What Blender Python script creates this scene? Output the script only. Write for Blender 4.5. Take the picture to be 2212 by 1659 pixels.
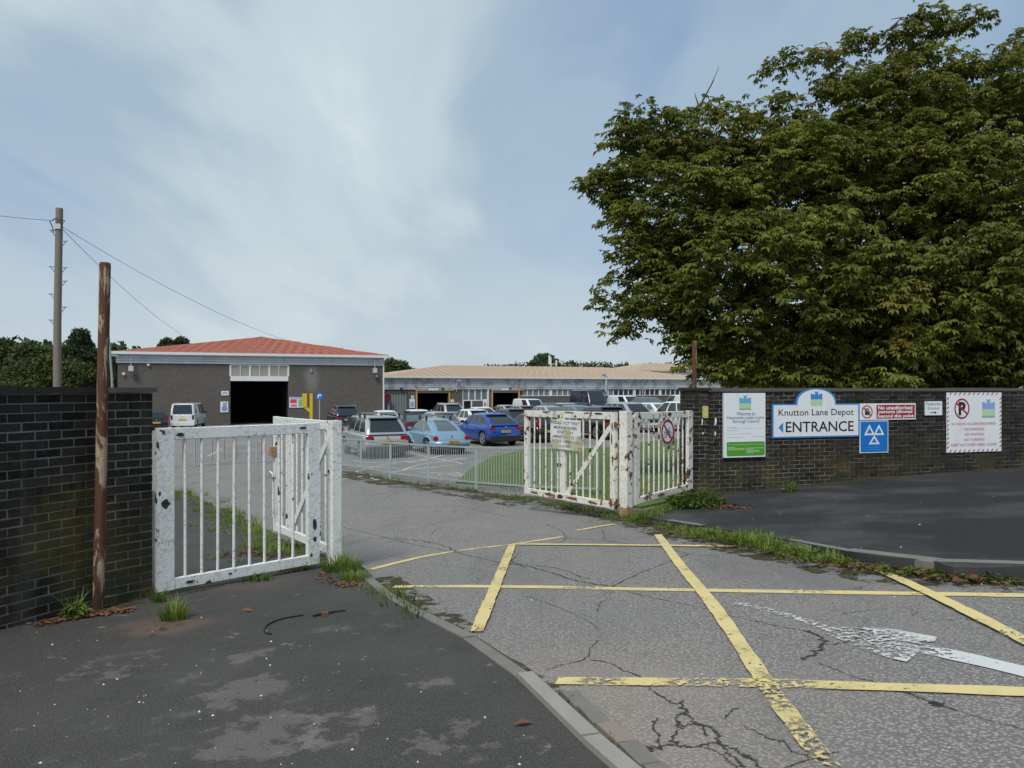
import bpy, bmesh, math, random
import numpy as np
from mathutils import Vector, Matrix

random.seed(7)
rng = np.random.default_rng(7)
scene = bpy.context.scene
for o in list(bpy.data.objects):
    bpy.data.objects.remove(o, do_unlink=True)
COL = scene.collection
PI = math.pi
R = math.radians

# ------------------------------------------------------------------ camera, sky, sun, exposure
EYE = 1.65                      # eye height (m); z = 0 is the pavement under the camera
F, CU, HV = 1661.0, 1106.0, 838.0   # focal length, centre and horizon of the 2212 px wide survey of the photo
cam_d = bpy.data.cameras.new('camera')
cam = bpy.data.objects.new('camera', cam_d)
COL.objects.link(cam)
cam.location = (0, 0, EYE)
cam.rotation_euler = (PI / 2, 0, 0)
cam_d.sensor_width = 36.0
cam_d.lens = 36.0 * F / 2212.0
cam_d.shift_y = 8.5 / 2212.0
cam_d.clip_start = 0.05
cam_d.clip_end = 3000
scene.camera = cam

SUN_EL, SUN_AZ = 54.0, 200.0     # degrees; azimuth clockwise from +Y (the sun stands behind the camera)
world = bpy.data.worlds.new('World')
scene.world = world
world.use_nodes = True
wn, wl = world.node_tree.nodes, world.node_tree.links
wn.clear()
w_out = wn.new('ShaderNodeOutputWorld')
w_bg = wn.new('ShaderNodeBackground')
w_bg.inputs['Strength'].default_value = 0.12
sky = wn.new('ShaderNodeTexSky')
sky.sky_type = 'NISHITA'
sky.sun_disc = False
sky.sun_elevation = R(SUN_EL)
sky.sun_rotation = R(SUN_AZ)
sky.altitude = 100
sky.air_density = 1.0
sky.dust_density = 1.6
sky.ozone_density = 1.0
w_tc = wn.new('ShaderNodeTexCoord')
w_sep = wn.new('ShaderNodeSeparateXYZ')
wl.new(w_tc.outputs['Generated'], w_sep.inputs[0])
def wmath(op, a, b=None):
    n = wn.new('ShaderNodeMath'); n.operation = op
    for i, v in enumerate((a, b)):
        if v is None: continue
        if isinstance(v, (int, float)): n.inputs[i].default_value = v
        else: wl.new(v, n.inputs[i])
    return n.outputs[0]
w_z = wmath('ADD', wmath('ABSOLUTE', w_sep.outputs['Z']), 0.24)
w_px = wmath('DIVIDE', w_sep.outputs['X'], w_z)     # a flat cloud deck: streets of cloud converge towards the horizon
w_py = wmath('DIVIDE', w_sep.outputs['Y'], w_z)
def cloud_noise(sx, sy, ox, oy, scale, detail, rough, dist):
    c = wn.new('ShaderNodeCombineXYZ')
    wl.new(wmath('ADD', wmath('MULTIPLY', w_px, sx), ox), c.inputs[0])
    wl.new(wmath('ADD', wmath('MULTIPLY', w_py, sy), oy), c.inputs[1])
    n = wn.new('ShaderNodeTexNoise')
    n.inputs['Scale'].default_value = scale
    n.inputs['Detail'].default_value = detail
    n.inputs['Roughness'].default_value = rough
    n.inputs['Distortion'].default_value = dist
    wl.new(c.outputs[0], n.inputs['Vector'])
    return n.outputs[0]
def wramp(fac, stops):
    r = wn.new('ShaderNodeValToRGB')
    els = r.color_ramp.elements
    while len(els) > len(stops): els.remove(els[-1])
    while len(els) < len(stops): els.new(0.5)
    for e, (p, c) in zip(els, stops):
        e.position = p; e.color = (c[0], c[1], c[2], 1)
    r.color_ramp.interpolation = 'EASE'
    wl.new(fac, r.inputs[0])
    return r.outputs[0]
def wmix(fac, a, b):
    m = wn.new('ShaderNodeMix'); m.data_type = 'RGBA'
    if isinstance(fac, (int, float)): m.inputs[0].default_value = fac
    else: wl.new(fac, m.inputs[0])
    for i, v in ((6, a), (7, b)):
        if isinstance(v, tuple): m.inputs[i].default_value = (*v, 1)
        else: wl.new(v, m.inputs[i])
    return m.outputs[2]
SKY_OX, SKY_OY = 31.0, 2.0
n_big = cloud_noise(0.40, 0.10, SKY_OX, SKY_OY, 1.0, 2, 0.45, 0.25)
n_det = cloud_noise(0.9, 0.34, 0.0, 4.0, 1.5, 8, 0.50, 0.5)
n_wisp = cloud_noise(1.5, 0.6, 5.0, 1.0, 1.8, 6, 0.5, 0.4)
w_sum = wmath('ADD', wmath('ADD', wmath('MULTIPLY', n_big, 0.52), wmath('MULTIPLY', n_det, 0.30)), wmath('MULTIPLY', n_wisp, 0.18))
cover = wramp(w_sum, [(0.34, (0.70,) * 3), (0.46, (0.88,) * 3), (0.56, (1.0,) * 3)])
tone = wramp(w_sum, [(0.38, (0.86, 1.25, 1.90)), (0.45, (1.05, 1.48, 2.08)), (0.51, (1.48, 1.94, 2.38)), (0.57, (2.15, 2.60, 2.85)), (0.66, (3.25, 3.65, 3.75))])
w_cloud = wmix(cover, sky.outputs[0], tone)
w_hz = wn.new('ShaderNodeMapRange'); w_hz.interpolation_type = 'SMOOTHSTEP'      # thicker, brighter cloud towards the horizon all round
wl.new(wmath('ABSOLUTE', w_sep.outputs['Z']), w_hz.inputs[0])
w_hz.inputs[1].default_value = 0.30; w_hz.inputs[2].default_value = 0.02; w_hz.inputs[3].default_value = 0.0; w_hz.inputs[4].default_value = 0.48
w_cloud = wmix(w_hz.outputs[0], w_cloud, (2.75, 3.02, 3.10))
wl.new(w_cloud, w_bg.inputs['Color'])
wl.new(w_bg.outputs[0], w_out.inputs['Surface'])

sun_d = bpy.data.lights.new('sun', 'SUN')
sun_d.energy = 1.5
sun_d.angle = R(18)
sun_d.color = (1.0, 0.95, 0.88)
sun = bpy.data.objects.new('sun', sun_d)
COL.objects.link(sun)
_sd = Vector((math.sin(R(SUN_AZ)) * math.cos(R(SUN_EL)), math.cos(R(SUN_AZ)) * math.cos(R(SUN_EL)), math.sin(R(SUN_EL))))
sun.rotation_euler = _sd.to_track_quat('Z', 'Y').to_euler()
sun.location = _sd * 60

vs = scene.view_settings
vs.view_transform = 'Standard'
vs.look = 'None'
vs.exposure = 1.05
vs.gamma = 1.0
vs.use_curve_mapping = False
scene.cycles.max_bounces = 6
scene.cycles.transparent_max_bounces = 12
scene.cycles.use_denoising = True

# ------------------------------------------------------------------ ground shape and survey helpers
_DY = [(-60, 1.50), (-10, 1.58), (0, 1.62), (3, 1.64), (5, 1.70), (7, 1.825), (9, 1.975), (12, 2.20), (15, 2.33), (19, 2.46), (23, 2.60),
       (27, 2.71), (31, 2.78), (38, 2.83), (50, 2.79), (60, 2.88), (75, 2.95), (90, 3.05), (150, 3.3), (5000, 3.4)]
_DXs = np.array([a for a, b in _DY]); _DZs = np.array([b for a, b in _DY])
def gz(x, y):
    """height of the road and yard surface"""
    acc = 0.0
    for k, w in ((-1.2, .2), (-.5, .2), (0, .2), (.5, .2), (1.2, .2)):
        acc += w * float(np.interp(y + k, _DXs, _DZs))
    t = min(max((y - 14) / 12.0, 0), 1); b = 1 - t * t * (3 - 2 * t)
    xc = 12 * math.tanh(x / 12.0) * (1.0 if x > 0 else 0.66)
    far = 0.042 * 12 * math.tanh(max(x, 0) / 12.0) - 0.30 * math.tanh(max(-x - 4, 0) / 16.0)
    return EYE - acc + 0.075 * xc * b + far * (1 - b)
def pt(u, v, d):
    return Vector(((u - CU) / F * d, d, EYE - (v - HV) / F * d))
def gp(u, v, off=0.0):
    """the point of the ground seen at survey position (u, v)"""
    lo, hi = 0.5, 400.0
    for _ in range(60):
        m = (lo + hi) / 2
        if EYE - (v - HV) / F * m > gz((u - CU) / F * m, m) + off: lo = m
        else: hi = m
    x = (u - CU) / F * lo
    return Vector((x, lo, gz(x, lo) + off))
def xy(u, v): p = gp(u, v); return (p.x, p.y)

# ------------------------------------------------------------------ object helpers
def tag(o, label=None, cat=None, group=None, kind=None):
    if label: o['label'] = label
    if cat: o['category'] = cat
    if group: o['group'] = group
    if kind: o['kind'] = kind
    return o
def empty(name, loc=(0, 0, 0), rz=0.0, label=None, cat=None, group=None):
    o = bpy.data.objects.new(name, None)
    COL.objects.link(o)
    o.location = loc; o.rotation_euler = (0, 0, rz)
    o.empty_display_size = 0.2
    return tag(o, label, cat, group)
def link_mesh(name, me, mat, parent=None, loc=None):
    o = bpy.data.objects.new(name, me)
    COL.objects.link(o)
    if mat is not None and not me.materials: me.materials.append(mat)
    if parent is not None: o.parent = parent
    if loc is not None: o.location = loc
    return o

class MB:
    """collects shapes into one mesh"""
    def __init__(s): s.v = []; s.f = []
    def add(s, vs, fs):
        n = len(s.v); s.v += [tuple(p) for p in vs]; s.f += [tuple(i + n for i in f) for f in fs]; return s
    def box(s, c, d, rz=0.0, rx=0.0, ry=0.0):
        m = Matrix.Rotation(rz, 3, 'Z') @ Matrix.Rotation(ry, 3, 'Y') @ Matrix.Rotation(rx, 3, 'X')
        vs = [Vector(c) + m @ Vector((sx * d[0] / 2, sy * d[1] / 2, sz * d[2] / 2)) for sx in (-1, 1) for sy in (-1, 1) for sz in (-1, 1)]
        return s.add(vs, [(0, 1, 3, 2), (4, 6, 7, 5), (0, 4, 5, 1), (2, 3, 7, 6), (0, 2, 6, 4), (1, 5, 7, 3)])
    def span(s, x0, x1, y0, y1, z0, z1):
        return s.box(((x0 + x1) / 2, (y0 + y1) / 2, (z0 + z1) / 2), (abs(x1 - x0), abs(y1 - y0), abs(z1 - z0)))
    def bar(s, p, q, w, h):
        """square bar from p to q; w across (horizontal), h the other way"""
        p, q = Vector(p), Vector(q); d = (q - p).normalized()
        side = d.cross(Vector((0, 0, 1)))
        side = Vector((1, 0, 0)) if side.length < 1e-4 else side.normalized()
        up = side.cross(d).normalized()
        vs = []
        for c in (p, q):
            for a, b in ((-1, -1), (1, -1), (1, 1), (-1, 1)): vs.append(c + side * a * w / 2 + up * b * h / 2)
        return s.add(vs, [(3, 2, 1, 0), (4, 5, 6, 7), (0, 1, 5, 4), (1, 2, 6, 5), (2, 3, 7, 6), (3, 0, 4, 7)])
    def tube(s, pts, radii, n=8, cap=True):
        pts = [Vector(p) for p in pts]
        if isinstance(radii, (int, float)): radii = [radii] * len(pts)
        vs = []; fs = []
        ref = Vector((0, 0, 1))
        for i, p in enumerate(pts):
            d = (pts[min(i + 1, len(pts) - 1)] - pts[max(i - 1, 0)]).normalized()
            if abs(d.dot(ref)) > 0.95: ref = Vector((1, 0, 0)) if abs(d.x) < .9 else Vector((0, 1, 0))
            a = d.cross(ref).normalized(); b = d.cross(a).normalized()
            for k in range(n):
                t = 2 * PI * k / n
                vs.append(p + (a * math.cos(t) + b * math.sin(t)) * radii[i])
        for i in range(len(pts) - 1):
            for k in range(n):
                fs.append((i * n + k, i * n + (k + 1) % n, (i + 1) * n + (k + 1) % n, (i + 1) * n + k))
        if cap:
            fs.append(tuple(range(n))[::-1]); fs.append(tuple((len(pts) - 1) * n + k for k in range(n)))
        return s.add(vs, fs)
    def prism(s, poly, y0, y1):
        """polygon in x,z pulled through y"""
        n = len(poly)
        vs = [(a, y0, b) for a, b in poly] + [(a, y1, b) for a, b in poly]
        fs = [tuple(range(n)), tuple(range(2 * n - 1, n - 1, -1))] + [(i, i + n, (i + 1) % n + n, (i + 1) % n) for i in range(n)]
        return s.add(vs, fs)
    def flat(s, poly, y):
        return s.add([(a, y, b) for a, b in poly], [tuple(range(len(poly)))])
    def ring(s, cx, cz, ro, ri, y0, y1, n=40, sx=1.0):
        vs = []; fs = []
        for k in range(n):
            t = 2 * PI * k / n
            for r in (ro, ri):
                for y in (y0, y1): vs.append((cx + r * sx * math.cos(t), y, cz + r * math.sin(t)))
        for k in range(n):
            a, b = 4 * k, 4 * ((k + 1) % n)
            fs += [(a, b, b + 2, a + 2), (a + 1, a + 3, b + 3, b + 1), (a, a + 1, b + 1, b), (a + 2, b + 2, b + 3, a + 3)]
        return s.add(vs, fs)
    def loft(s, rings, close=True, caps=True):
        n = len(rings[0]); vs = [p for r in rings for p in r]; fs = []
        for i in range(len(rings) - 1):
            for k in range(n if close else n - 1):
                fs.append((i * n + k, i * n + (k + 1) % n, (i + 1) * n + (k + 1) % n, (i + 1) * n + k))
        if caps:
            fs.append(tuple(range(n))[::-1]); fs.append(tuple((len(rings) - 1) * n + k for k in range(n)))
        return s.add(vs, fs)
    def mesh(s, name, smooth=None, fix=True):
        me = bpy.data.meshes.new(name)
        me.from_pydata(s.v, [], s.f)
        if fix:
            bm = bmesh.new(); bm.from_mesh(me)
            bmesh.ops.recalc_face_normals(bm, faces=bm.faces[:])
            bm.to_mesh(me); bm.free()
        if smooth is not None:
            me.polygons.foreach_set('use_smooth', [True] * len(me.polygons))
            me.set_sharp_from_angle(angle=R(smooth))
        me.update()
        return me
    def build(s, name, mat, parent=None, smooth=None, loc=None, world=False, fix=True):
        if world and parent is not None:
            inv = (Matrix.Translation(parent.location) @ parent.rotation_euler.to_matrix().to_4x4()).inverted()
            s.v = [tuple(inv @ Vector(p)) for p in s.v]
        return link_mesh(name, s.mesh(name, smooth, fix), mat, parent, loc)

def np_mesh(name, verts, faces, mat, parent=None):
    """fast mesh from numpy arrays; faces all of one size"""
    me = bpy.data.meshes.new(name)
    k = faces.shape[1]
    me.vertices.add(len(verts)); me.vertices.foreach_set('co', verts.astype(np.float32).ravel())
    me.loops.add(faces.size); me.loops.foreach_set('vertex_index', faces.astype(np.int32).ravel())
    me.polygons.add(len(faces)); me.polygons.foreach_set('loop_start', np.arange(0, faces.size, k, dtype=np.int32))
    me.update(calc_edges=True)
    return link_mesh(name, me, mat, parent)

def sheet(name, poly, off, mat, step=0.6, skirt=0.0, parent=None, bump=0.0):
    """a polygon of the ground plan draped over the terrain, off metres above it"""
    bm = bmesh.new()
    vs = [bm.verts.new((x, y, 0)) for x, y in poly]
    f = bm.faces.new(vs); f.normal_update()
    if f.normal.z < 0: f.normal_flip()
    xs = [p[0] for p in poly]; ys = [p[1] for p in poly]
    def cuts(a, b):
        c = math.ceil(a / step) * step
        while c < b:
            yield c
            c += step if abs(c) < 24 else step * 3
    for c in cuts(min(xs), max(xs)):
        bmesh.ops.bisect_plane(bm, geom=bm.verts[:] + bm.edges[:] + bm.faces[:], plane_co=(c, 0, 0), plane_no=(1, 0, 0))
    for c in cuts(min(ys), max(ys)):
        bmesh.ops.bisect_plane(bm, geom=bm.verts[:] + bm.edges[:] + bm.faces[:], plane_co=(0, c, 0), plane_no=(0, 1, 0))
    bmesh.ops.triangulate(bm, faces=[f for f in bm.faces if len(f.verts) > 4])
    for v in bm.verts: v.co.z = gz(v.co.x, v.co.y) + off + (random.uniform(-bump, bump) if bump else 0)
    if skirt:
        be = [e for e in bm.edges if e.is_boundary]
        r = bmesh.ops.extrude_edge_only(bm, edges=be)
        for v in [g for g in r['geom'] if isinstance(g, bmesh.types.BMVert)]: v.co.z -= skirt
    me = bpy.data.meshes.new(name); bm.to_mesh(me); bm.free()
    me.polygons.foreach_set('use_smooth', [True] * len(me.polygons)); me.set_sharp_from_angle(angle=R(40))
    return link_mesh(name, me, mat, parent)

def spline(pts, per=6):
    """Catmull-Rom through 2-D or 3-D points"""
    P = [Vector(p) for p in pts]; out = []
    for i in range(len(P) - 1):
        a, b, c, d = P[max(i - 1, 0)], P[i], P[i + 1], P[min(i + 2, len(P) - 1)]
        for k in range(per):
            t = k / per
            out.append(0.5 * ((2 * b) + (c - a) * t + (2 * a - 5 * b + 4 * c - d) * t * t + (3 * b - a - 3 * c + d) * t ** 3))
    out.append(P[-1]); return out

# ------------------------------------------------------------------ materials
class NT:
    def __init__(s, name):
        s.m = bpy.data.materials.new(name); s.m.use_nodes = True
        s.n, s.l = s.m.node_tree.nodes, s.m.node_tree.links
        s.b = s.n['Principled BSDF']; s.out = s.n['Material Output']
        s._geo = s._info = None
    def put(s, sock, v):
        if isinstance(v, (int, float)): sock.default_value = v
        elif isinstance(v, tuple): sock.default_value = (*v, 1) if len(v) == 3 and sock.type == 'RGBA' else v
        else: s.l.new(v, sock)
    def pos(s):
        if not s._geo: s._geo = s.n.new('ShaderNodeNewGeometry')
        return s._geo.outputs['Position']
    def island(s):
        s.pos(); return s._geo.outputs['Random Per Island']
    def rand(s):
        if not s._info: s._info = s.n.new('ShaderNodeObjectInfo')
        return s._info.outputs['Random']
    def obj(s):
        t = s.n.new('ShaderNodeTexCoord'); return t.outputs['Object']
    def noise(s, scale, detail=4, rough=0.55, vec=None, dist=0.0):
        n = s.n.new('ShaderNodeTexNoise'); s.put(n.inputs['Vector'], vec if vec is not None else s.pos())
        n.inputs['Scale'].default_value = scale; n.inputs['Detail'].default_value = detail
        n.inputs['Roughness'].default_value = rough; n.inputs['Distortion'].default_value = dist
        return n.outputs[0]
    def voro(s, scale, feature='F1', vec=None):
        n = s.n.new('ShaderNodeTexVoronoi'); n.feature = feature
        s.put(n.inputs['Vector'], vec if vec is not None else s.pos()); n.inputs['Scale'].default_value = scale
        return n.outputs['Distance']
    def math(s, op, a, b=0.0, c=None, clamp=False):
        n = s.n.new('ShaderNodeMath'); n.operation = op; n.use_clamp = clamp
        s.put(n.inputs[0], a); s.put(n.inputs[1], b)
        if c is not None: s.put(n.inputs[2], c)
        return n.outputs[0]
    def scale(s, vec, x, y, z):
        n = s.n.new('ShaderNodeMapping'); s.l.new(vec, n.inputs[0]); n.inputs['Scale'].default_value = (x, y, z); return n.outputs[0]
    def step(s, v, a, b):
        n = s.n.new('ShaderNodeMapRange'); n.interpolation_type = 'SMOOTHSTEP'
        s.put(n.inputs[0], v); n.inputs[1].default_value = a; n.inputs[2].default_value = b; return n.outputs[0]
    def mix(s, fac, a, b, mode='MIX'):
        n = s.n.new('ShaderNodeMix'); n.data_type = 'RGBA'; n.blend_type = mode
        s.put(n.inputs[0], fac); s.put(n.inputs[6], a); s.put(n.inputs[7], b); return n.outputs[2]
    def near(s, p, r0, r1, wob=0.0, wscale=1.5):
        """1 near the point p of the place, 0 beyond; edge wobbled by noise"""
        n = s.n.new('ShaderNodeVectorMath'); n.operation = 'DISTANCE'; s.l.new(s.pos(), n.inputs[0]); n.inputs[1].default_value = p
        d = n.outputs['Value']
        if wob: d = s.math('ADD', d, s.math('MULTIPLY', s.math('SUBTRACT', s.noise(wscale, 6), 0.5), wob))
        return s.step(d, r1, r0)
    def bump(s, h, strength=0.3, dist=0.01):
        n = s.n.new('ShaderNodeBump'); n.inputs['Strength'].default_value = strength; n.inputs['Distance'].default_value = dist
        s.put(n.inputs['Height'], h); s.l.new(n.outputs[0], s.b.inputs['Normal']); return s
    def done(s, color, rough=0.8, metal=0.0, spec=0.5, coat=0.0):
        s.put(s.b.inputs['Base Color'], color); s.put(s.b.inputs['Roughness'], rough); s.b.inputs['Metallic'].default_value = metal
        s.b.inputs['Specular IOR Level'].default_value = spec; s.b.inputs['Coat Weight'].default_value = coat
        return s.m
    def alpha(s, a):
        s.put(s.b.inputs['Alpha'], a); return s

def plain(name, c, rough=0.6, metal=0.0, spec=0.5, var=0.12, coat=0.0, scale=3.0):
    t = NT(name)
    k = t.mix(t.noise(scale, 5), tuple(x * (1 - var) for x in c), tuple(min(1, x * (1 + var)) for x in c))
    return t.done(k, rough, metal, spec, coat)

def m_road():
    t = NT('worn_asphalt')
    sp, sp2 = t.voro(150), t.voro(50)
    base = t.mix(t.step(sp2, 0.08, 0.62), (.56, .535, .49), (.20, .192, .18))
    base = t.mix(t.math('MULTIPLY', t.step(sp, .1, .6), .45), base, (.105, .103, .10))
    base = t.mix(t.math('MULTIPLY', t.step(t.noise(85, 3), .56, .70), .55), base, (.50, .485, .46))
    base = t.mix(t.math('MULTIPLY', t.step(t.noise(16, 5, .65), .48, .70), .30), base, (.12, .118, .115))
    base = t.mix(t.math('MULTIPLY', t.step(t.noise(0.5, 5, .6), .42, .66), .45), base, (.20, .20, .195))
    base = t.mix(t.math('MULTIPLY', t.step(t.noise(1.3, 6, .62), .46, .72), .45), base, (.27, .235, .205))
    base = t.mix(t.math('MULTIPLY', t.step(t.noise(3.0, 8, .7), .60, .72), .6), base, (.085, .08, .074))
    trk = t.noise(1.0, 4, .6, vec=t.scale(t.pos(), .9, .22, 1))
    base = t.mix(t.math('MULTIPLY', t.step(trk, .50, .66), .35), base, (.125, .125, .125))
    silt = t.near(tuple(gp(1180, 1560)), .35, 1.8, 1.0)
    base = t.mix(t.math('MULTIPLY', silt, .45), base, (.34, .29, .24))
    wn_ = t.n.new('ShaderNodeTexNoise'); t.l.new(t.pos(), wn_.inputs['Vector']); wn_.inputs['Scale'].default_value = 3.0; wn_.inputs['Detail'].default_value = 6
    va = t.n.new('ShaderNodeVectorMath'); va.operation = 'MULTIPLY_ADD'
    t.l.new(wn_.outputs['Color'], va.inputs[0]); va.inputs[1].default_value = (.55, .55, .55); t.l.new(t.pos(), va.inputs[2])
    ck = t.voro(1.3, 'DISTANCE_TO_EDGE', va.outputs[0])
    msk = t.step(t.noise(0.45, 4), .48, .60)
    crack = t.math('MULTIPLY', t.step(ck, .012, .003), msk)
    base = t.mix(t.math('MULTIPLY', crack, .7), base, (.04, .038, .035))
    t.bump(t.math('ADD', sp2, t.math('ADD', sp, t.math('MULTIPLY', t.noise(45, 3), .6))), .8, .008)
    return t.done(base, .85, 0, .3)

def m_tarmac():
    t = NT('dark_tarmac')
    sp, sp2 = t.voro(190), t.voro(75)
    base = t.mix(t.step(sp, 0.05, .6), (.20, .19, .17), (.056, .054, .048))
    base = t.mix(t.math('MULTIPLY', t.step(sp2, .05, .55), .5), base, (.032, .0325, .0315))
    base = t.mix(t.math('MULTIPLY', t.step(t.noise(110, 2), .60, .74), .6), base, (.20, .20, .19))
    base = t.mix(t.math('MULTIPLY', t.step(t.noise(.8, 7, .62), .42, .70), .5), base, (.095, .093, .086))
    base = t.mix(t.math('MULTIPLY', t.step(t.noise(1.9, 7, .65), .52, .70), .4), base, (.040, .040, .040))
    worn = t.math('MULTIPLY', t.step(t.noise(3.2, 9, .72), .57, .63), t.step(t.noise(.7, 3), .48, .60))
    base = t.mix(t.math('MULTIPLY', worn, .45), base, (.17, .168, .16))
    grain_ = t.noise(5.0, 10, .72)
    for (u, v, r0, r1, k) in ((545, 1440, .05, .32, .24), (530, 1520, .08, .48, .25), (575, 1620, .08, .5, .24), (720, 1600, .1, .5, .15), (930, 1505, .04, .3, .17), (1010, 1640, .05, .5, .17), (240, 1475, .1, .5, .14)):
        p = t.step(t.math('ADD', grain_, t.math('MULTIPLY', t.near(tuple(gp(u, v)), r0, r1), k)), .63, .70)
        base = t.mix(t.math('MULTIPLY', p, .42), base, (.21, .20, .18))
    red = t.math('MULTIPLY', t.near(tuple(gp(350, 1372)), .12, .50, .7, 3.5), t.step(t.noise(7, 8, .7), .30, .58))
    base = t.mix(t.math('MULTIPLY', red, .65), base, (.20, .12, .092))
    red2 = t.near(tuple(gp(560, 1275)), .1, .6, .6, 3)
    base = t.mix(t.math('MULTIPLY', red2, .30), base, (.16, .115, .09))
    t.bump(t.math('ADD', sp, t.math('ADD', sp2, t.noise(55, 3))), .75, .007)
    return t.done(base, .85, 0, .3)

def m_tarmac_wet():
    t = NT('black_tarmac')
    sp = t.voro(120)
    base = t.mix(t.step(sp, 0.05, .6), (.040, .041, .041), (.013, .0135, .0135))
    base = t.mix(t.math('MULTIPLY', t.step(t.noise(.5, 5, .6), .46, .62), .75), base, (.058, .058, .056))
    base = t.mix(t.math('MULTIPLY', t.step(t.noise(60, 3), .66, .78), .6), base, (.15, .15, .14))
    t.bump(sp, .5, .005)
    return t.done(base, .74, 0, .4)

def m_brick(name, c0, c1, moss):
    t = NT(name)
    rnd = t.math('FRACT', t.math('ADD', t.rand(), t.island()))
    base = t.mix(rnd, c0, c1)
    base = t.mix(t.math('MULTIPLY', t.step(t.noise(18, 6, .65), .45, .75), .55), base, (.055, .052, .047))
    base = t.mix(t.math('MULTIPLY', t.step(t.noise(70, 3), .62, .72), .35), base, (.085, .08, .07))
    sep = t.n.new('ShaderNodeSeparateXYZ'); t.l.new(t.pos(), sep.inputs[0])
    low = t.step(sep.outputs[2], moss[1], moss[0])
    mo = t.math('MULTIPLY', low, t.step(t.noise(1.2, 5, .6), .36, .60))
    base = t.mix(t.math('MULTIPLY', mo, .8), base, t.mix(t.step(t.noise(2.2, 4), .4, .6), (.042, .047, .020), (.088, .066, .022)))
    gm = t.math('MULTIPLY', t.near(tuple(pt(150, 1150, 6.5)), .12, .62, .5, 2.5), t.step(t.noise(9, 5, .65), .2, .6))
    base = t.mix(t.math('MULTIPLY', gm, .85), base, t.mix(t.noise(3, 4), (.060, .060, .018), (.11, .075, .022)))
    run = t.noise(2.0, 5, .6, vec=t.scale(t.pos(), 1.6, 1.6, .16))
    base = t.mix(t.math('MULTIPLY', t.step(run, .58, .76), .38), base, (.11, .105, .085))
    t.bump(t.noise(60, 4), .35, .004)
    return t.done(base, .85, 0, .18)

def m_mortar():
    t = NT('mortar')
    base = t.mix(t.noise(9, 5), (.13, .122, .108), (.23, .217, .19))
    base = t.mix(t.step(t.noise(1.6, 4), .52, .7), base, (.085, .082, .055))
    t.bump(t.noise(80, 3), .4, .004)
    return t.done(base, .9)

def m_concrete(name, c, dark=.5):
    t = NT(name)
    base = t.mix(t.noise(5, 6, .65), tuple(x * dark for x in c), c)
    base = t.mix(t.math('MULTIPLY', t.step(t.noise(45, 4), .6, .75), .5), base, tuple(x * .45 for x in c))
    t.bump(t.noise(70, 4), .35, .004)
    return t.done(base, .88)

def m_peel(name, rusty, grime=.5):
    """old white gate paint: grime, blisters, flaked-off spots showing dark primer or rust"""
    t = NT(name)
    o = t.pos()
    white = t.mix(t.noise(3.0, 4), (.66, .65, .60), (.77, .76, .70)) if rusty else t.mix(t.noise(3.0, 4), (.65, .67, .65), (.77, .78, .76))
    gr = t.math('MULTIPLY', t.step(t.noise(26, 9, .75, o, .8), .47, .66), t.step(t.noise(2.1, 4), .30, .52))
    base = t.mix(t.math('MULTIPLY', gr, grime), white, (.30, .295, .25))
    fine = t.step(t.noise(55, 6, .7, o, .4), .62, .68)
    base = t.mix(t.math('MULTIPLY', fine, .5 * grime), base, (.20, .19, .16))
    sel = t.noise(2.4 if rusty else 1.9, 3)
    fl = t.math('ADD', t.math('MULTIPLY', t.noise(7.5, 7, .62, o, .35), .68), t.math('MULTIPLY', sel, .32))
    lim = .558 if rusty else .60
    chip = t.step(fl, lim, lim + .012)
    rim = t.math('SUBTRACT', t.step(fl, lim - .035, lim - .005), chip)
    base = t.mix(t.math('MULTIPLY', rim, .5 if rusty else .25), base, (.42, .25, .12) if rusty else (.82, .82, .80))
    under = t.mix(t.step(t.noise(3.3, 3), .42, .58), (.035, .030, .028), (.15, .062, .026) if rusty else (.045, .060, .058))
    base = t.mix(chip, base, under)
    if rusty:
        run = t.step(t.noise(6, 5, .6, vec=t.scale(o, 1.5, 1.5, .22)), .60, .72)
        base = t.mix(t.math('MULTIPLY', run, .5), base, (.36, .20, .08))
    t.bump(t.math('SUBTRACT', t.noise(24, 6, .7), t.math('MULTIPLY', chip, 1.2)), .55, .006)
    return t.done(base, t.math('ADD', .5, t.math('MULTIPLY', chip, .35)), 0, .4)

def m_rust_pole():
    t = NT('rusty_pole')
    o = t.pos(); st = t.scale(o, 1, 1, .22)
    base = t.mix(t.noise(7, 6, .65, st), (.060, .020, .011), (.125, .048, .024))
    pale = t.step(t.noise(9.5, 7, .65, st, .5), .52, .57)
    base = t.mix(t.math('MULTIPLY', pale, .85), base, (.40, .33, .21))
    dk = t.step(t.noise(5, 5, .6, st), .56, .66)
    base = t.mix(t.math('MULTIPLY', dk, .85), base, (.028, .016, .012))
    t.bump(t.noise(45, 6), .6, .006)
    return t.done(base, .8)

def m_paint(name, c, wear, dirt=.25, hole=None):
    t = NT(name)
    n = t.math('ADD', t.math('MULTIPLY', t.noise(26, 7, .7), .55), t.math('MULTIPLY', t.noise(1.7, 3), .45))
    fine = t.voro(95)
    keep = t.step(n, .5 + wear + .02, .5 + wear - .012)
    keep = t.math('MULTIPLY', keep, t.step(t.math('ADD', fine, t.math('MULTIPLY', t.noise(2.2, 3), .5)), .27, .37))
    if hole:
        for (u, v, r) in hole:
            keep = t.math('MULTIPLY', keep, t.math('SUBTRACT', 1.0, t.math('MULTIPLY', t.near(tuple(gp(u, v)), r * .4, r, .35, 9), t.step(t.noise(30, 6, .7), .46, .52))))
    base = t.mix(t.math('MULTIPLY', t.step(t.noise(4, 6, .65), .42, .75), dirt), c, tuple(x * .45 for x in c))
    t.bump(t.voro(130), .4, .005)
    t.alpha(keep)
    return t.done(base, .75, 0, .35)

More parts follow.
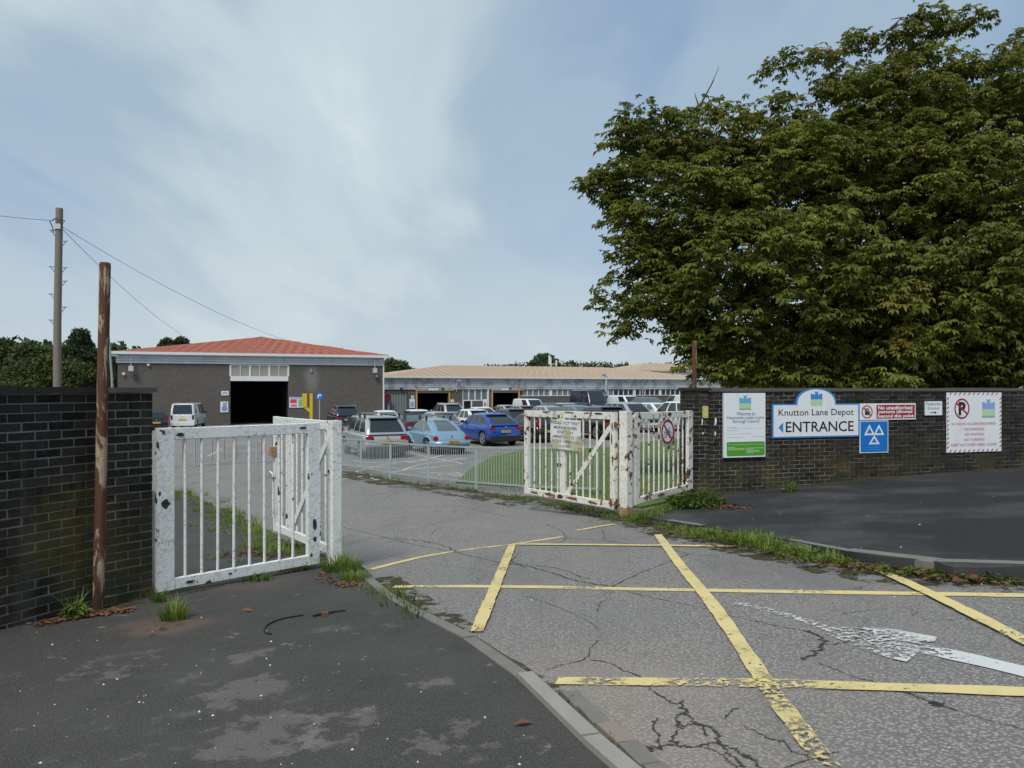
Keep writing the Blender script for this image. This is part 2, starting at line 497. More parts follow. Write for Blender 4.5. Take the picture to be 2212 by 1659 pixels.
def m_car(name, c, metal=.3, rough=.28):
    t = NT(name)
    base = t.mix(t.noise(1.2, 4), tuple(x * .9 for x in c), c)
    return t.done(base, rough, metal, .5, .7)

def m_leaf(name, a, b, dry=None, trans=.25):
    t = NT(name)
    rnd = t.math('FRACT', t.math('ADD', t.island(), t.rand()))
    base = t.mix(rnd, a, b)
    base = t.mix(t.math('MULTIPLY', t.step(t.noise(.55, 3), .45, .62), .5), base, tuple(x * 1.35 for x in b))
    if dry: base = t.mix(t.math('MULTIPLY', t.step(t.noise(.8, 4), .60, .72), .75), base, dry)
    t.done(base, .6, 0, .22)
    tr = t.n.new('ShaderNodeBsdfTranslucent'); t.l.new(base, tr.inputs[0])
    mx = t.n.new('ShaderNodeMixShader'); mx.inputs[0].default_value = trans
    t.l.new(t.b.outputs[0], mx.inputs[1]); t.l.new(tr.outputs[0], mx.inputs[2]); t.l.new(mx.outputs[0], t.out.inputs[0])
    return t.m

def m_cladding(name, c, stain, moss):
    t = NT(name)
    base = t.mix(t.noise(.6, 5), tuple(x * .88 for x in c), c)
    st = t.math('MULTIPLY', t.step(t.noise(.75, 5, .6), .50, .60), stain)
    base = t.mix(st, base, moss)
    run = t.noise(2.4, 4, .6, vec=t.scale(t.pos(), 1, 1, .12))
    base = t.mix(t.math('MULTIPLY', t.step(run, .5, .75), .35), base, tuple(x * .55 for x in c))
    return t.done(base, .5, .1)

def m_glass(name, c, rough=.08):
    t = NT(name); return t.done(t.mix(t.noise(1.5, 3), tuple(x * .7 for x in c), c), rough, 0, .8)

def m_roof(name, a, b):
    t = NT(name)
    base = t.mix(t.noise(.35, 5, .6), a, b)
    base = t.mix(t.math('MULTIPLY', t.step(t.noise(3, 5, .65), .5, .75), .3), base, tuple(x * .6 for x in a))
    return t.done(base, .8)

MT = {}
MT['road'] = m_road()
MT['tarmac'] = m_tarmac()
MT['tarmac_new'] = m_tarmac_wet()
MT['brick'] = m_brick('dark_brick', (.010, .009, .008), (.034, .030, .0255), (-.25, .85))
MT['mortar'] = m_mortar()
MT['coping_dark'] = m_concrete('blackened_coping', (.030, .029, .026))
MT['coping'] = m_concrete('weathered_coping', (.12, .115, .10))
MT['kerb'] = m_concrete('kerb_concrete', (.22, .21, .185), .5)
MT['kerb_new'] = m_concrete('pale_kerb', (.34, .32, .285), .6)
MT['peel'] = m_peel('flaking_white_paint', False, .8)
MT['peel_rust'] = m_peel('rusting_white_paint', True, .75)
MT['rust'] = m_rust_pole()
MT['rust_flat'] = plain('rust', (.15, .065, .03), .85, var=.5, scale=20)
MT['post_foot'] = plain('rusty_post_foot', (.28, .19, .09), .85, var=.6, scale=14)
MT['yellow'] = m_paint('yellow_line_paint', (.62, .52, .24), .075, .35, [(1672, 1500, .35), (1760, 1625, .42), (1530, 1475, .32), (1300, 1474, .2)])
MT['yellow_old'] = m_paint('old_yellow_line_paint', (.62, .51, .23), .06, .4)
MT['white_worn'] = m_paint('worn_white_line_paint', (.55, .56, .55), .045, .3, [(1790, 1375, .55), (1700, 1335, .6), (1850, 1385, .45), (1620, 1310, .3)])
MT['white_line'] = m_paint('white_line_paint', (.58, .57, .50), .05, .3)
MT['crack'] = plain('crack_dirt', (.036, .033, .030), .95, var=.5, scale=20)
MT['soil'] = plain('mossy_soil', (.055, .050, .028), .95, var=.6, scale=9)
def m_dirt():
    t = NT('moss_and_dirt')
    b = t.mix(t.step(t.noise(5, 5), .4, .62), (.055, .042, .026), (.050, .058, .022))
    b = t.mix(t.math('MULTIPLY', t.step(t.noise(40, 4), .55, .7), .5), b, (.14, .10, .06))
    k = t.math('ADD', t.math('MULTIPLY', t.noise(7, 8, .72), .6), t.math('MULTIPLY', t.noise(1.6, 3), .4))
    t.alpha(t.step(k, .47, .56)); t.bump(t.noise(60, 5), .8, .01)
    return t.done(b, .95, 0, .2)
MT['dirt'] = m_dirt()
MT['galv'] = plain('galvanised_steel', (.33, .38, .39), .5, .2, var=.2)
MT['galv_rust'] = plain('red_rusted_bar', (.22, .07, .06), .8)
MT['leaf'] = m_leaf('chestnut_leaf', (.070, .092, .014), (.168, .184, .034), (.21, .15, .035), .38)
MT['leaf_far'] = m_leaf('distant_leaf', (.034, .055, .018), (.085, .112, .038))
MT['leaf_bush'] = m_leaf('shrub_leaf', (.030, .048, .012), (.085, .105, .030))
MT['leaf_conifer'] = m_leaf('conifer_leaf', (.022, .036, .014), (.052, .070, .026))
MT['bark'] = plain('bark', (.055, .045, .035), .95, var=.5, scale=6)
MT['grass'] = m_leaf('grass', (.075, .125, .016), (.18, .25, .04), (.26, .21, .09), .35)
MT['weed'] = m_leaf('weed', (.040, .072, .012), (.115, .165, .032), (.19, .14, .05), .3)
MT['lawn'] = plain('lawn', (.080, .122, .024), .95, var=.4, scale=1.2)
MT['litter'] = m_leaf('fallen_leaf', (.075, .032, .018), (.18, .085, .042), (.26, .17, .08), .1)
MT['chip'] = plain('pale_grit', (.62, .60, .56), .9)
# ------------------------------------------------------------------ the setting: terrain, pavements, markings
def terrain():
    def axis(a, b, fine0, fine1, st):
        ax = list(np.arange(fine0, fine1 + 1e-6, st))
        x = fine1; k = st
        while x < b: k *= 1.25; x += k; ax.append(min(x, b))
        x = fine0; k = st
        while x > a: k *= 1.25; x -= k; ax.insert(0, max(x, a))
        return ax
    xs = axis(-900, 900, -16, 22, 0.5); ys = axis(-60, 1500, -4, 44, 0.5)
    vs = np.array([(x, y, gz(x, y)) for y in ys for x in xs])
    nx = len(xs)
    fs = np.array([(j * nx + i, j * nx + i + 1, (j + 1) * nx + i + 1, (j + 1) * nx + i) for j in range(len(ys) - 1) for i in range(nx - 1)])
    o = np_mesh('ground', vs, fs, MT['road'])
    o.data.polygons.foreach_set('use_smooth', [True] * len(o.data.polygons))
    return tag(o, 'grey cracked asphalt of the entrance road and depot yard', kind='structure')
ground = terrain()

KERB_L = [(742, 1212), (790, 1243), (822, 1280), (900, 1330), (1000, 1380), (1075, 1428), (1140, 1475), (1190, 1517), (1262, 1590), (1335, 1659)]
kl = [xy(u, v) for u, v in KERB_L]
kl += [(kl[-1][0] + .28, kl[-1][1] - .75), (kl[-1][0] + .9, kl[-1][1] - 2.6), (kl[-1][0] + 2.2, -3.0)]
KERB_R = [(1378, 1129), (1450, 1143), (1560, 1163), (1700, 1189), (1850, 1220), (2000, 1238), (2212, 1254)]
kr = [xy(u, v) for u, v in KERB_R]
kr += [(kr[-1][0] + 4, kr[-1][1] + .15), (kr[-1][0] + 12, kr[-1][1] + 1.4)]
kls = [tuple(p) for p in spline(kl, 5)]; krs = [tuple(p) for p in spline(kr, 5)]
inner = [xy(690, 1217), xy(600, 1187), xy(520, 1135), xy(450, 1096), xy(376, 1062)]
OFF_L, OFF_R = 0.07, 0.11
foot_l = tag(sheet('pavement_left', kls + [(-16, -5), (-16, 17)] + [p for p in inner[::-1]], OFF_L, MT['tarmac'], .5, .2),
             'dark worn tarmac pavement in the left foreground', kind='structure')
WA, WANG = Vector((2.97, 13.56, 0)), math.atan2(1.02, 3.41)
WD = Vector((math.cos(WANG), math.sin(WANG), 0)); WN = Vector((-WD.y, WD.x, 0))
wall_end = WA + WD * 17.5
foot_r = tag(sheet('pavement_right', krs + [(wall_end.x + 2, wall_end.y + .2), (WA.x - .05, WA.y + .2), xy(1470, 1098), xy(1400, 1118)], OFF_R, MT['tarmac_new'], .5, .2),
             'black tarmac pavement below the long wall on the right', kind='structure')
lawn_poly = [xy(985, 1044), xy(1020, 1012), xy(1062, 988), xy(1130, 973), xy(1250, 971), xy(1335, 967), xy(1400, 955), xy(1490, 946), (14, 33), (17, 28), (14, 18.6), (WA.x + .3, WA.y + .5), xy(1465, 1082), xy(1385, 1099), xy(1340, 1096), xy(1240, 1070), xy(1130, 1052)]
lawn = tag(sheet('lawn', lawn_poly, 0.04, MT['lawn'], .6, .1), 'green lawn inside the gates', kind='structure')

def kerb_run(pts, off, width, mat, parent, length, side, top=0.0, skip=None, special=None, h=.26):
    """kerbstones laid end to end along a line, each its own piece"""
    P = [Vector((p[0], p[1], 0)) for p in pts]; acc = [0]
    for a, b in zip(P, P[1:]): acc.append(acc[-1] + (b - a).length)
    def at(s):
        for i in range(len(P) - 1):
            if s <= acc[i + 1]: return P[i].lerp(P[i + 1], (s - acc[i]) / max(acc[i + 1] - acc[i], 1e-6))
        return P[-1]
    s = 0.0; k = 0
    while s + length < acc[-1]:
        a, b = at(s + .006), at(s + length - .006)
        if skip is None or not skip(a, b):
            n = Vector((-(b - a).y, (b - a).x, 0)).normalized() * side * width
            m = mat; w_top = off + top + random.uniform(-.006, .006); wd = n
            if special and special(a, b): m = MT['kerb_new']; w_top += .018; wd = n
            ch = .018
            vs = []
            for q in (a, b):
                z = gz(q.x, q.y)
                for off_n, dz in ((0, -h), (0, w_top - ch), (.12, w_top), (1, w_top), (1, -h)):
                    p = q + wd * off_n; vs.append((p.x, p.y, z + dz))
            mb = MB().loft([vs[:5], vs[5:]])
            mb.build('kerbstone', m, parent)
        s += length; k += 1
kerb_run(kls, OFF_L, .10, MT['kerb'], foot_l, .915, -1, .008, skip=lambda a, b: b.y < .2 or a.y > 8.3,
         special=lambda a, b: a.y < 4.3)
kerb_run(krs, OFF_R, .13, MT['kerb'], foot_r, .915, 1, .006, skip=lambda a, b: a.x > 11)

# small setts between the big kerbstone and the road
for i in range(7):
    s0 = 0.02 + i * .23
    p = Vector((*xy(1205, 1512), 0)); q = Vector((*xy(1372, 1665), 0)); d = (q - p).normalized()
    c = p + d * (s0 + .11); n = Vector((d.y, -d.x, 0))
    z = gz(c.x, c.y)
    MB().box((c.x + .05 * n.x * -1, c.y + .05 * n.y * -1, z + .012), (.205, .095, .07), math.atan2(d.y, d.x) + random.uniform(-.06, .06), random.uniform(-.08, .05)).build(
        'sett', MT['kerb'] if i != 2 else plain('reddish_sett', (.24, .19, .165), .9), foot_l)

def ribbon(name, pix, width, mat, parent, off, world_pts=False, per=6, taper=False, jit=0.0):
    P = [Vector((*(p if world_pts else xy(*p)), 0)) for p in pix]
    S = spline(P, per)
    if jit:
        T = []
        for a, b in zip(S, S[1:]):
            T.append(a)
            n = Vector((-(b - a).y, (b - a).x, 0)); n = n.normalized() if n.length > 1e-6 else n
            T.append(a.lerp(b, .5) + n * random.gauss(0, jit))
        S = T + [S[-1]]
    # subdivide long pieces so that the ribbon follows the ground
    Q = []
    for a, b in zip(S, S[1:]):
        k = max(1, int((b - a).length / (.3 if taper else .09))); Q += [a.lerp(b, i / k) for i in range(k)]
    Q.append(S[-1])
    vs = []; fs = []
    for i, p in enumerate(Q):
        d = Q[min(i + 1, len(Q) - 1)] - Q[max(i - 1, 0)]; n = Vector((-d.y, d.x, 0)).normalized()
        w = width / 2 * (random.uniform(.3, 1.6) if taper else random.uniform(.90, 1.08))
        if taper and i in (0, len(Q) - 1): w *= .2
        for s in (-1, 1):
            q = p + n * w * s; vs.append((q.x, q.y, gz(q.x, q.y) + off))
        if i: fs.append((2 * i - 2, 2 * i - 1, 2 * i + 1, 2 * i))
    return MB().add(vs, fs).build(name, mat, parent)

YL = dict(A=[(800, 1231), (900, 1206), (1000, 1189), (1110, 1176), (1215, 1160)], B=[(1246, 1147), (1290, 1139), (1330, 1133)],
          C=[(1122, 1177), (1350, 1179), (1590, 1182)], D=[(850, 1268), (1100, 1268), (1350, 1273), (1700, 1279), (2212, 1287), (2500, 1292)],
          E=[(1203, 1473), (1400, 1475), (1650, 1478), (1900, 1486), (2212, 1497), (2420, 1506)],
          Fd=[(1107, 1178), (1070, 1270), (1030, 1368)], G=[(1421, 1157), (1470, 1224), (1540, 1310), (1650, 1474), (1700, 1545), (1790, 1665)],
          H=[(1884, 1228), (2030, 1296), (2212, 1388), (2380, 1476)])
for i, k in enumerate(YL):
    wdt = .11 if k in 'ABC' else (.12 if k in 'DE' else .10)
    ribbon('yellow_line', YL[k], wdt, MT['yellow_old'] if k in ('A', 'B', 'C', 'Fd') else MT['yellow'], ground, .005 + .0035 * (i % 3 if k not in 'GFdH' else 3 + i % 2), per=3)
# worn white arrow
def flat_poly(name, pix, mat, parent, off):
    P = [xy(*p) for p in pix]
    return sheet(name, P, off, mat, .5, parent=parent)
ribbon('white_arrow_shaft', [(2420, 1503), (2212, 1452), (2080, 1421), (1985, 1401)], .17, MT['white_worn'], ground, .006, per=2)
flat_poly('white_arrow_head', [(1990, 1409), (1958, 1433), (1920, 1424), (1855, 1402), (1790, 1374), (1770, 1358), (1850, 1357), (1930, 1362), (2024, 1379), (2020, 1388), (1990, 1391)], MT['white_worn'], ground, .0095)
ribbon('white_line_remnant', [(1590, 1304), (1640, 1314), (1700, 1330), (1780, 1356)], .075, MT['white_worn'], ground, .006, per=2)

q = lambda L: [(1179.5 + .2852 * x, 1371.5 + .2852 * y) for x, y in L]
q2 = lambda L: [(1106 + .5 * x, 1042.3 + .5 * y) for x, y in L]
q3 = lambda L: [(658.3 + .198 * x, 960 + .198 * y) for x, y in L]
CR = [(q([(340, 190), (480, 215), (580, 270), (700, 310), (780, 395), (840, 450), (1000, 530)]), .022),
      (q([(1020, 500), (1060, 580), (1130, 660), (1240, 700), (1300, 780), (1340, 850), (1440, 940), (1500, 1008)]), .028),
      (q([(1060, 580), (980, 630), (1000, 700), (960, 800), (1020, 840), (1120, 850), (1250, 820), (1380, 850), (1500, 920), (1570, 940)]), .026),
      (q([(0, 265), (100, 235), (290, 185), (340, 100), (400, 40)]), .018), (q([(980, 690), (1120, 685), (1180, 690), (1210, 770)]), .022),
      (q([(620, 890), (740, 940), (760, 890), (860, 850), (970, 835)]), .032), (q([(860, 850), (850, 770), (815, 700), (845, 630)]), .022),
      (q([(740, 930), (735, 1000)]), .022), (q([(1350, 640), (1440, 550)]), .016), (q([(1490, 690), (1600, 740), (1700, 790), (1800, 810), (1860, 880), (1960, 910), (2080, 955), (2200, 985)]), .018),
      (q([(1210, 850), (1330, 910), (1430, 985), (1440, 1010)]), .02), (q([(1500, 900), (1560, 950), (1620, 1010)]), .024), (q([(1800, 1010), (1990, 950), (2212, 880)]), .016),
      (q2([(1560, 860), (1700, 905), (1830, 955), (1990, 1010), (2212, 1070)]), .014), (q2([(1810, 950), (1835, 958), (1865, 966)]), .055),
      (q2([(430, 450), (550, 485), (830, 545), (1000, 590), (1250, 640)]), .014), (q2([(1250, 640), (1335, 668), (1345, 705), (1310, 735), (1262, 770)]), .045),
      (q2([(1340, 700), (1450, 690), (1520, 640), (1460, 630)]), .022), (q2([(430, 450), (560, 390), (690, 340), (765, 308)]), .028),
      (q2([(0, 350), (130, 378), (280, 425), (430, 447)]), .036), (q2([(40, 300), (0, 340), (60, 355), (200, 372), (330, 420)]), .026), (q2([(760, 308), (640, 280), (480, 262), (390, 250), (210, 240)]), .026), (q2([(1310, 775), (1450, 830), (1640, 890), (1760, 935)]), .012),
      (q2([(770, 312), (880, 315), (1000, 296)]), .016), (q2([(140, 180), (215, 210), (225, 250), (180, 262)]), .024), (q2([(390, 200), (400, 245)]), .02),
      (q2([(60, 490), (200, 540), (330, 600), (380, 640)]), .012), (q2([(370, 560), (390, 515), (440, 500)]), .014),
      (q3([(420, 905), (700, 975), (940, 1030), (1180, 1090), (1690, 1190), (2130, 1290), (2260, 1300)]), .03), (q3([(720, 970), (1000, 960), (1290, 905), (1550, 825), (1760, 800)]), .016),
      (q3([(430, 715), (960, 690), (1590, 670), (1900, 720), (2200, 790)]), .025), (q3([(430, 890), (800, 850), (1000, 800), (1300, 760)]), .014), (q3([(1000, 1020), (1250, 1050), (1500, 1100), (1700, 1185)]), .04),
      (q3([(1380, 990), (1430, 930), (1530, 900)]), .02), (q3([(540, 540), (720, 555), (900, 520)]), .03)]
for L, w in CR:
    ribbon('crack', L, w * .40, MT['crack'], ground, .0025 + random.uniform(0, .001), per=5, taper=True, jit=w * .5)

# white lines of the parking bays
for L in ([(772, 1030), (800, 1026), (960, 1006), (1000, 1004)], [(764, 995), (815, 1000), (905, 995)], [(770, 1005), (860, 1012), (940, 1010)], [(766, 1020), (830, 1004), (890, 996), (1000, 990)],
          [(772, 1024), (816, 1037)], [(880, 1000), (980, 978), (1000, 975)], [(905, 1020), (950, 1022), (1020, 1031)],
          [(490, 962), (570, 950)], [(480, 975), (560, 972), (600, 972)], [(450, 985), (480, 970)], [(870, 1016), (905, 1004), (960, 996), (1010, 990)], [(945, 1026), (985, 1021), (1030, 1032)], [(885, 979), (950, 992), (1000, 1002)]):
    ribbon('bay_line', L, .11, MT['white_line'], ground, .004, per=2)

# ------------------------------------------------------------------ brick walls
BRK = {}
def brick_mesh(l, d=.1):
    k = (round(l, 3), d)
    if k not in BRK:
        e = .004; x, y, z = l / 2, d / 2, .0325
        mb = MB()
        ring = lambda yy, i: [(-x + i, yy, -z + i), (x - i, yy, -z + i), (x - i, yy, z - i), (-x + i, yy, z - i)]
        mb.loft([ring(-y, e), ring(-y + e, 0), ring(y, 0)])
        BRK[k] = mb.mesh('brick')
        BRK[k].materials.append(MT['brick'])
    return BRK[k]

def brick_wall(name, A, ang, length, ztop, thick, label, cop_mat, cop_over=.03, cop_h=.06, cop_len=.9, pier=False, phase=0, keep=300, end_left=False, end_right=False, floor_off=.1, cop_depth=None):
    A = Vector((A[0], A[1], 0)); d = Vector((math.cos(ang), math.sin(ang), 0)); nb = Vector((-d.y, d.x, 0))
    root = empty(name, A, ang, label, 'brick wall')
    zb = ztop - cop_h
    lowz = min(gz(*(A + d * s).xy) for s in (0, length * .5, length)) - .15
    # mortar body: follows the wall, set back behind the brick faces
    MB().span(.005, length - .005, .0055, thick - .005, lowz - .2, zb - .001).build('mortar_body', MT['mortar'], root)
    cand = []
    k = 0
    while True:
        z = zb - .006 - .075 * (k + .5)
        if z + .04 < lowz: break
        x = -.1125 * ((k + phase) % 2)
        while x < length - .02:
            a, b = max(x, 0), min(x + .215, length)
            if b - a > .03:
                c = A + d * ((a + b) / 2)
                if z + .035 > gz(c.x, c.y) + floor_off - .03: cand.append(((a + b) / 2, b - a, z, c, 'f'))
            x += .225
        for side, on in ((0, end_left), (1, end_right)):
            if on:
                y = .112
                while y < thick - .03:
                    b = min(y + (.215 if (k % 2) else .1025), thick)
                    cand.append((y, b, z, A + d * length * side, 'l' if side == 0 else 'r')); y = b + .01
        k += 1
    def seen(c):
        p = c[3]; u = CU + p.x / p.y * F if p.y > .3 else -9e9
        return -40 < u < 2250
    cand.sort(key=lambda c: (not seen(c), c[4] != 'f', c[3].length))
    rest = MB()
    for i, (a, b, z, c, f) in enumerate(cand):
        jit = random.uniform(-.004, .004)
        if f == 'f': pos, l, rz = (a, .05 + jit, z), b, 0
        elif f == 'l': pos, l, rz = (.05, (a + b) / 2, z), b - a, PI / 2
        else: pos, l, rz = (length - .05, (a + b) / 2, z), b - a, PI / 2
        if i < keep:
            o = link_mesh('brick', brick_mesh(l), None, root, pos); o.rotation_euler = (random.uniform(-.02, .02), random.uniform(-.008, .008), rz + random.uniform(-.014, .014))
        else: rest.box(pos, (l, .1, .065), rz)
    if rest.v: tag(rest.build('bricks', MT['brick'], root), kind='stuff')
    # coping stones
    x = -cop_over if pier else -.4
    end = length + (cop_over if pier else 0)
    while x < end - .05:
        b = min(x + (cop_len if not pier else 9), end)
        MB().span(x + .003, b - .003, -cop_over, (cop_depth or thick) + cop_over, zb + .002 + random.uniform(0, .003), ztop + random.uniform(-.004, .004)).build('coping_stone', cop_mat, root)
        x = b
    return root

# left wall runs away from the camera to a pier beside the gate
lw0 = Vector((-3.98, 5.98)); lw1 = Vector((-3.625, 6.765)); ldir = (lw1 - lw0).normalized()
lstart = lw1 - ldir * 2.6
brick_wall('boundary_wall', lstart, math.atan2(ldir.y, ldir.x), 2.6, EYE + .012, .33, 'blackened brick boundary wall at the left edge with moss low down', MT['coping_dark'], .05, .058, .75, keep=220, phase=0, floor_off=OFF_L)
lp0 = Vector((-3.61, 6.79)); lp1 = Vector((-3.335, 7.135)); pdir = (lp1 - lp0).normalized()
brick_wall('brick_pier', lp0, math.atan2(pdir.y, pdir.x), .44, EYE + .006, .44, 'black brick gate pier between rusty pole and left white panel', MT['coping'], .035, .05, pier=True, phase=1, keep=120, end_right=True, floor_off=OFF_L)
# right wall: pier, then the long wall carrying the signs
brick_wall('brick_pier', WA + WD * .16, WANG, .41, EYE + .004, .30, 'dark brick gate pier behind the right white panel', MT['coping_dark'], .03, .05, pier=True, phase=0, keep=120, end_left=True, floor_off=OFF_R)
ra = WA + WD * .58 + WN * .03
right_wall = brick_wall('boundary_wall', ra, WANG, 16.0, EYE, .33, 'long dark brick wall carrying the depot signs on the right', MT['coping'], .015, .065, 1.2, keep=300, floor_off=OFF_R)

# rusty poles
def pole(name, u, vtop, d, base, r, lean, label, mat, cat='pole'):
    b = Vector(((u - CU) / F * d, d, base)); top = EYE - (vtop - HV) / F * d
    root = empty(name, b, 0, label, cat)
    h = top - base
    pts = [(lean * t * h, 0, h * t - .1) for t in (0, .1, .3, .5, .7, .9, 1.0)]
    MB().tube(pts, [r * 1.02, r, r * .99, r, r * .985, r, r], 16).build('shaft', mat, root, 40)
    MB().tube([(lean * h, 0, h - .1), (lean * h, 0, h - .085)], [r * .96, r * .9], 16).build('cap', mat, root, 40)
    return root
lb = gp(212, 1330)
pole('rusty_pole', 212, 546, 6.62, gz(-3.55, 6.62) + OFF_L, .0455, .0195, 'tall rusty steel pole standing before the left brick wall', MT['rust'])
pole('rusty_pole', 1500, 726, 14.05, gz(3.33, 14.05), .043, 0.0, 'slim rusty pole rising behind the right gate pier', MT['rust'])

# ------------------------------------------------------------------ white gates
MT['bare'] = plain('bare_dark_primer', (.022, .024, .024), .8, var=.6, scale=25)
ZT = EYE - .372
def gate(name, label, A, B, ztA, ztB, zbA, zbB, nb, mat, wa=.13, wb=.13, rail=.115, cat='gate', bars_at=None, brace=None, mid=None, extra=None, dep=.05, flakes=None):
    A, B = Vector((*A, 0)), Vector((*B, 0)); L = (B - A).length; d = (B - A).normalized(); ang = math.atan2(d.y, d.x)
    root = empty(name, (A.x, A.y, zbA), ang, label, cat)
    zt = lambda s: (ztA + (ztB - ztA) * s / L) - zbA
    zb = lambda s: (zbB - zbA) * s / L
    def slab(n, s0, s1, lo, hi, dep_, m=mat):
        lo0, lo1, hi0, hi1 = lo(s0), lo(s1), hi(s0), hi(s1); y = dep_ / 2; e = .006
        vs = []
        for s, a, b in ((s0, lo0, hi0), (s1, lo1, hi1)):
            vs += [(s, -y, a + e), (s, -y + e, a), (s, y - e, a), (s, y, a + e), (s, y, b - e), (s, y - e, b), (s, -y + e, b), (s, -y, b - e)]
        MB().loft([vs[:8], vs[8:]]).build(n, m, root)
    slab('stile', 0, wa, zb, zt, dep + .01); slab('stile', L - wb, L, zb, zt, dep + .01)
    slab('top_rail', wa + .001, L - wb - .001, lambda s: zt(s) - rail, lambda s: zt(s) - .004, dep); slab('bottom_rail', wa + .001, L - wb - .001, lambda s: zb(s) + .004, lambda s: zb(s) + rail * .95, dep)
    bars = bars_at or [wa + (L - wa - wb) * (i + 1) / (nb + 1) for i in range(nb)]
    for s in bars:
        t = random.uniform(-.003, .003)
        MB().tube([(s + t, 0, zb(s) + rail * .9), (s + t * .3, 0, (zt(s) + zb(s)) / 2), (s - t, 0, zt(s) - rail + .01)], .0155, 8).build('bar', mat, root, 50)
    if mid: slab('middle_stile', mid[0], mid[1], lambda s: zb(s) + rail * .9, lambda s: zt(s) - rail + .005, dep * .8)
    if brace:
        (s0, f0), (s1, f1) = brace
        p = (s0, .022, zb(s0) + rail + f0); r = (s1, .022, zt(s1) - rail - f1)
        MB().bar(p, r, .022, .085).build('diagonal_brace', mat, root)
    if extra: extra(root, L, zt, zb)
    for (s_, f_, w_, h_, m_) in flakes or ():
        z_ = zb(s_) + f_ * (zt(s_) - zb(s_)); n_ = 9
        poly = [(s_ + w_ / 2 * math.cos(2 * PI * i / n_) * random.uniform(.6, 1.15), z_ + h_ / 2 * math.sin(2 * PI * i / n_) * random.uniform(.6, 1.15)) for i in range(n_)]
        MB().flat(poly, -(dep + .01) / 2 - .0015).build('bare_patch', MT[m_], root)
    return root

def hinge_bits(x):
    def f(root, L, zt, zb):
        for z in (zt(0) - .16, zb(0) + .14):
            MB().tube([(x, -.03, z - .04), (x, -.03, z + .04)], .022, 8).box((x + .02, -.01, z), (.09, .03, .03)).build('hinge', MT['rust_flat'] if x > 2 else MT['peel'], root, 50)
    return f
def panel_px(A, B, us):
    A, B = Vector(A), Vector(B); d = (B - A); out = []
    for u in us:
        k = (u - CU) / F   # x = k*y
        t = (k * A.y - A.x) / (d.x - k * d.y); out.append(t * d.length)
    return out
LPA, LPB = (-3.295, 7.12), (-2.10, 8.33)
gate('fixed_gate_panel', 'white flaking barred panel fixed beside the left brick pier', LPA, LPB, ZT, ZT, EYE - 1.895, EYE - 1.90, 8, MT['peel'], .155, .135, .115, 'gate panel',
     bars_at=panel_px(LPA, LPB, (400, 436, 471, 505.7, 538.7, 571, 603, 633)), flakes=((.075, .535, .085, .10, 'bare'), (.02, .60, .03, .05, 'bare'), (1.640, .29, .055, .15, 'bare'), (1.642, .18, .045, .06, 'bare'), (1.60, .07, .035, .05, 'bare'), (.21, .955, .09, .045, 'bare'), (1.50, .965, .10, .03, 'bare'), (.30, .035, .10, .03, 'bare')))
gate('gate_leaf', 'white left gate leaf swung open into the yard', (-1.985, 8.66), (-3.27, 10.62), ZT + .0, ZT - .02, EYE - 1.90, EYE - 1.97, 9, MT['peel'], .11, .11, .11, 'gate',
     brace=((1.55, .0), (.12, .04)), mid=(1.62, 1.72), extra=lambda r, L, zt, zb: (hinge_bits(.0)(r, L, zt, zb),
     MB().box((L - .06, .05, 1.03), (.12, .07, .13)).build('lock_box', MT['post_foot'], r),
     MB().tube([(L - .1, .06, .15), (L - .1, .06, .72)], .012, 8).tube([(L - .1, .06, .72), (L - .06, .09, .76), (L - .02, .09, .70)], .012, 8).build('drop_bolt', MT['peel_rust'], r, 50)))
RPA, RPB = (1.92, 12.09), (3.13, 13.42)
gate('fixed_gate_panel', 'white barred panel with no-cycling disc beside the right pier', RPA, RPB, ZT - .012, ZT - .022, EYE - 1.84, EYE - 1.77, 9, MT['peel_rust'], .12, .145, .115, 'gate panel', flakes=((1.02, .965, .13, .07, 'bare'), (.75, .04, .25, .05, 'rust_flat'), (.3, .05, .16, .04, 'rust_flat'), (1.6, .28, .03, .05, 'bare'), (.1, .95, .08, .06, 'bare')))
RLA, RLB = (.25, 14.24), (1.63, 12.02)
gl = gate('gate_leaf', 'rust-stained white right gate leaf with warning notice swung open', RLA, RLB, ZT - .04, ZT - .005, EYE - 1.955, EYE - 1.905, 12, MT['peel_rust'], .12, .12, .12, 'gate',
          brace=((1.28, .0), (2.46, .10)), mid=(1.12, 1.27), extra=lambda r, L, zt, zb: hinge_bits(L + .01)(r, L, zt, zb), flakes=((.35, .035, .26, .05, 'rust_flat'), (.8, .045, .3, .06, 'rust_flat'), (1.15, .04, .2, .07, 'bare'), (1.5, .045, .32, .06, 'rust_flat'), (2.05, .035, .3, .05, 'rust_flat'), (2.54, .72, .035, .22, 'rust_flat'), (2.55, .85, .05, .12, 'bare'), (2.56, .5, .03, .18, 'rust_flat'), (.7, .985, .2, .03, 'bare'), (1.4, .985, .3, .03, 'rust_flat'), (2.2, .98, .25, .035, 'bare'), (.06, .72, .07, .05, 'bare'), (.07, .66, .08, .04, 'rust_flat'), (1.9, .985, .2, .02, 'rust_flat')))

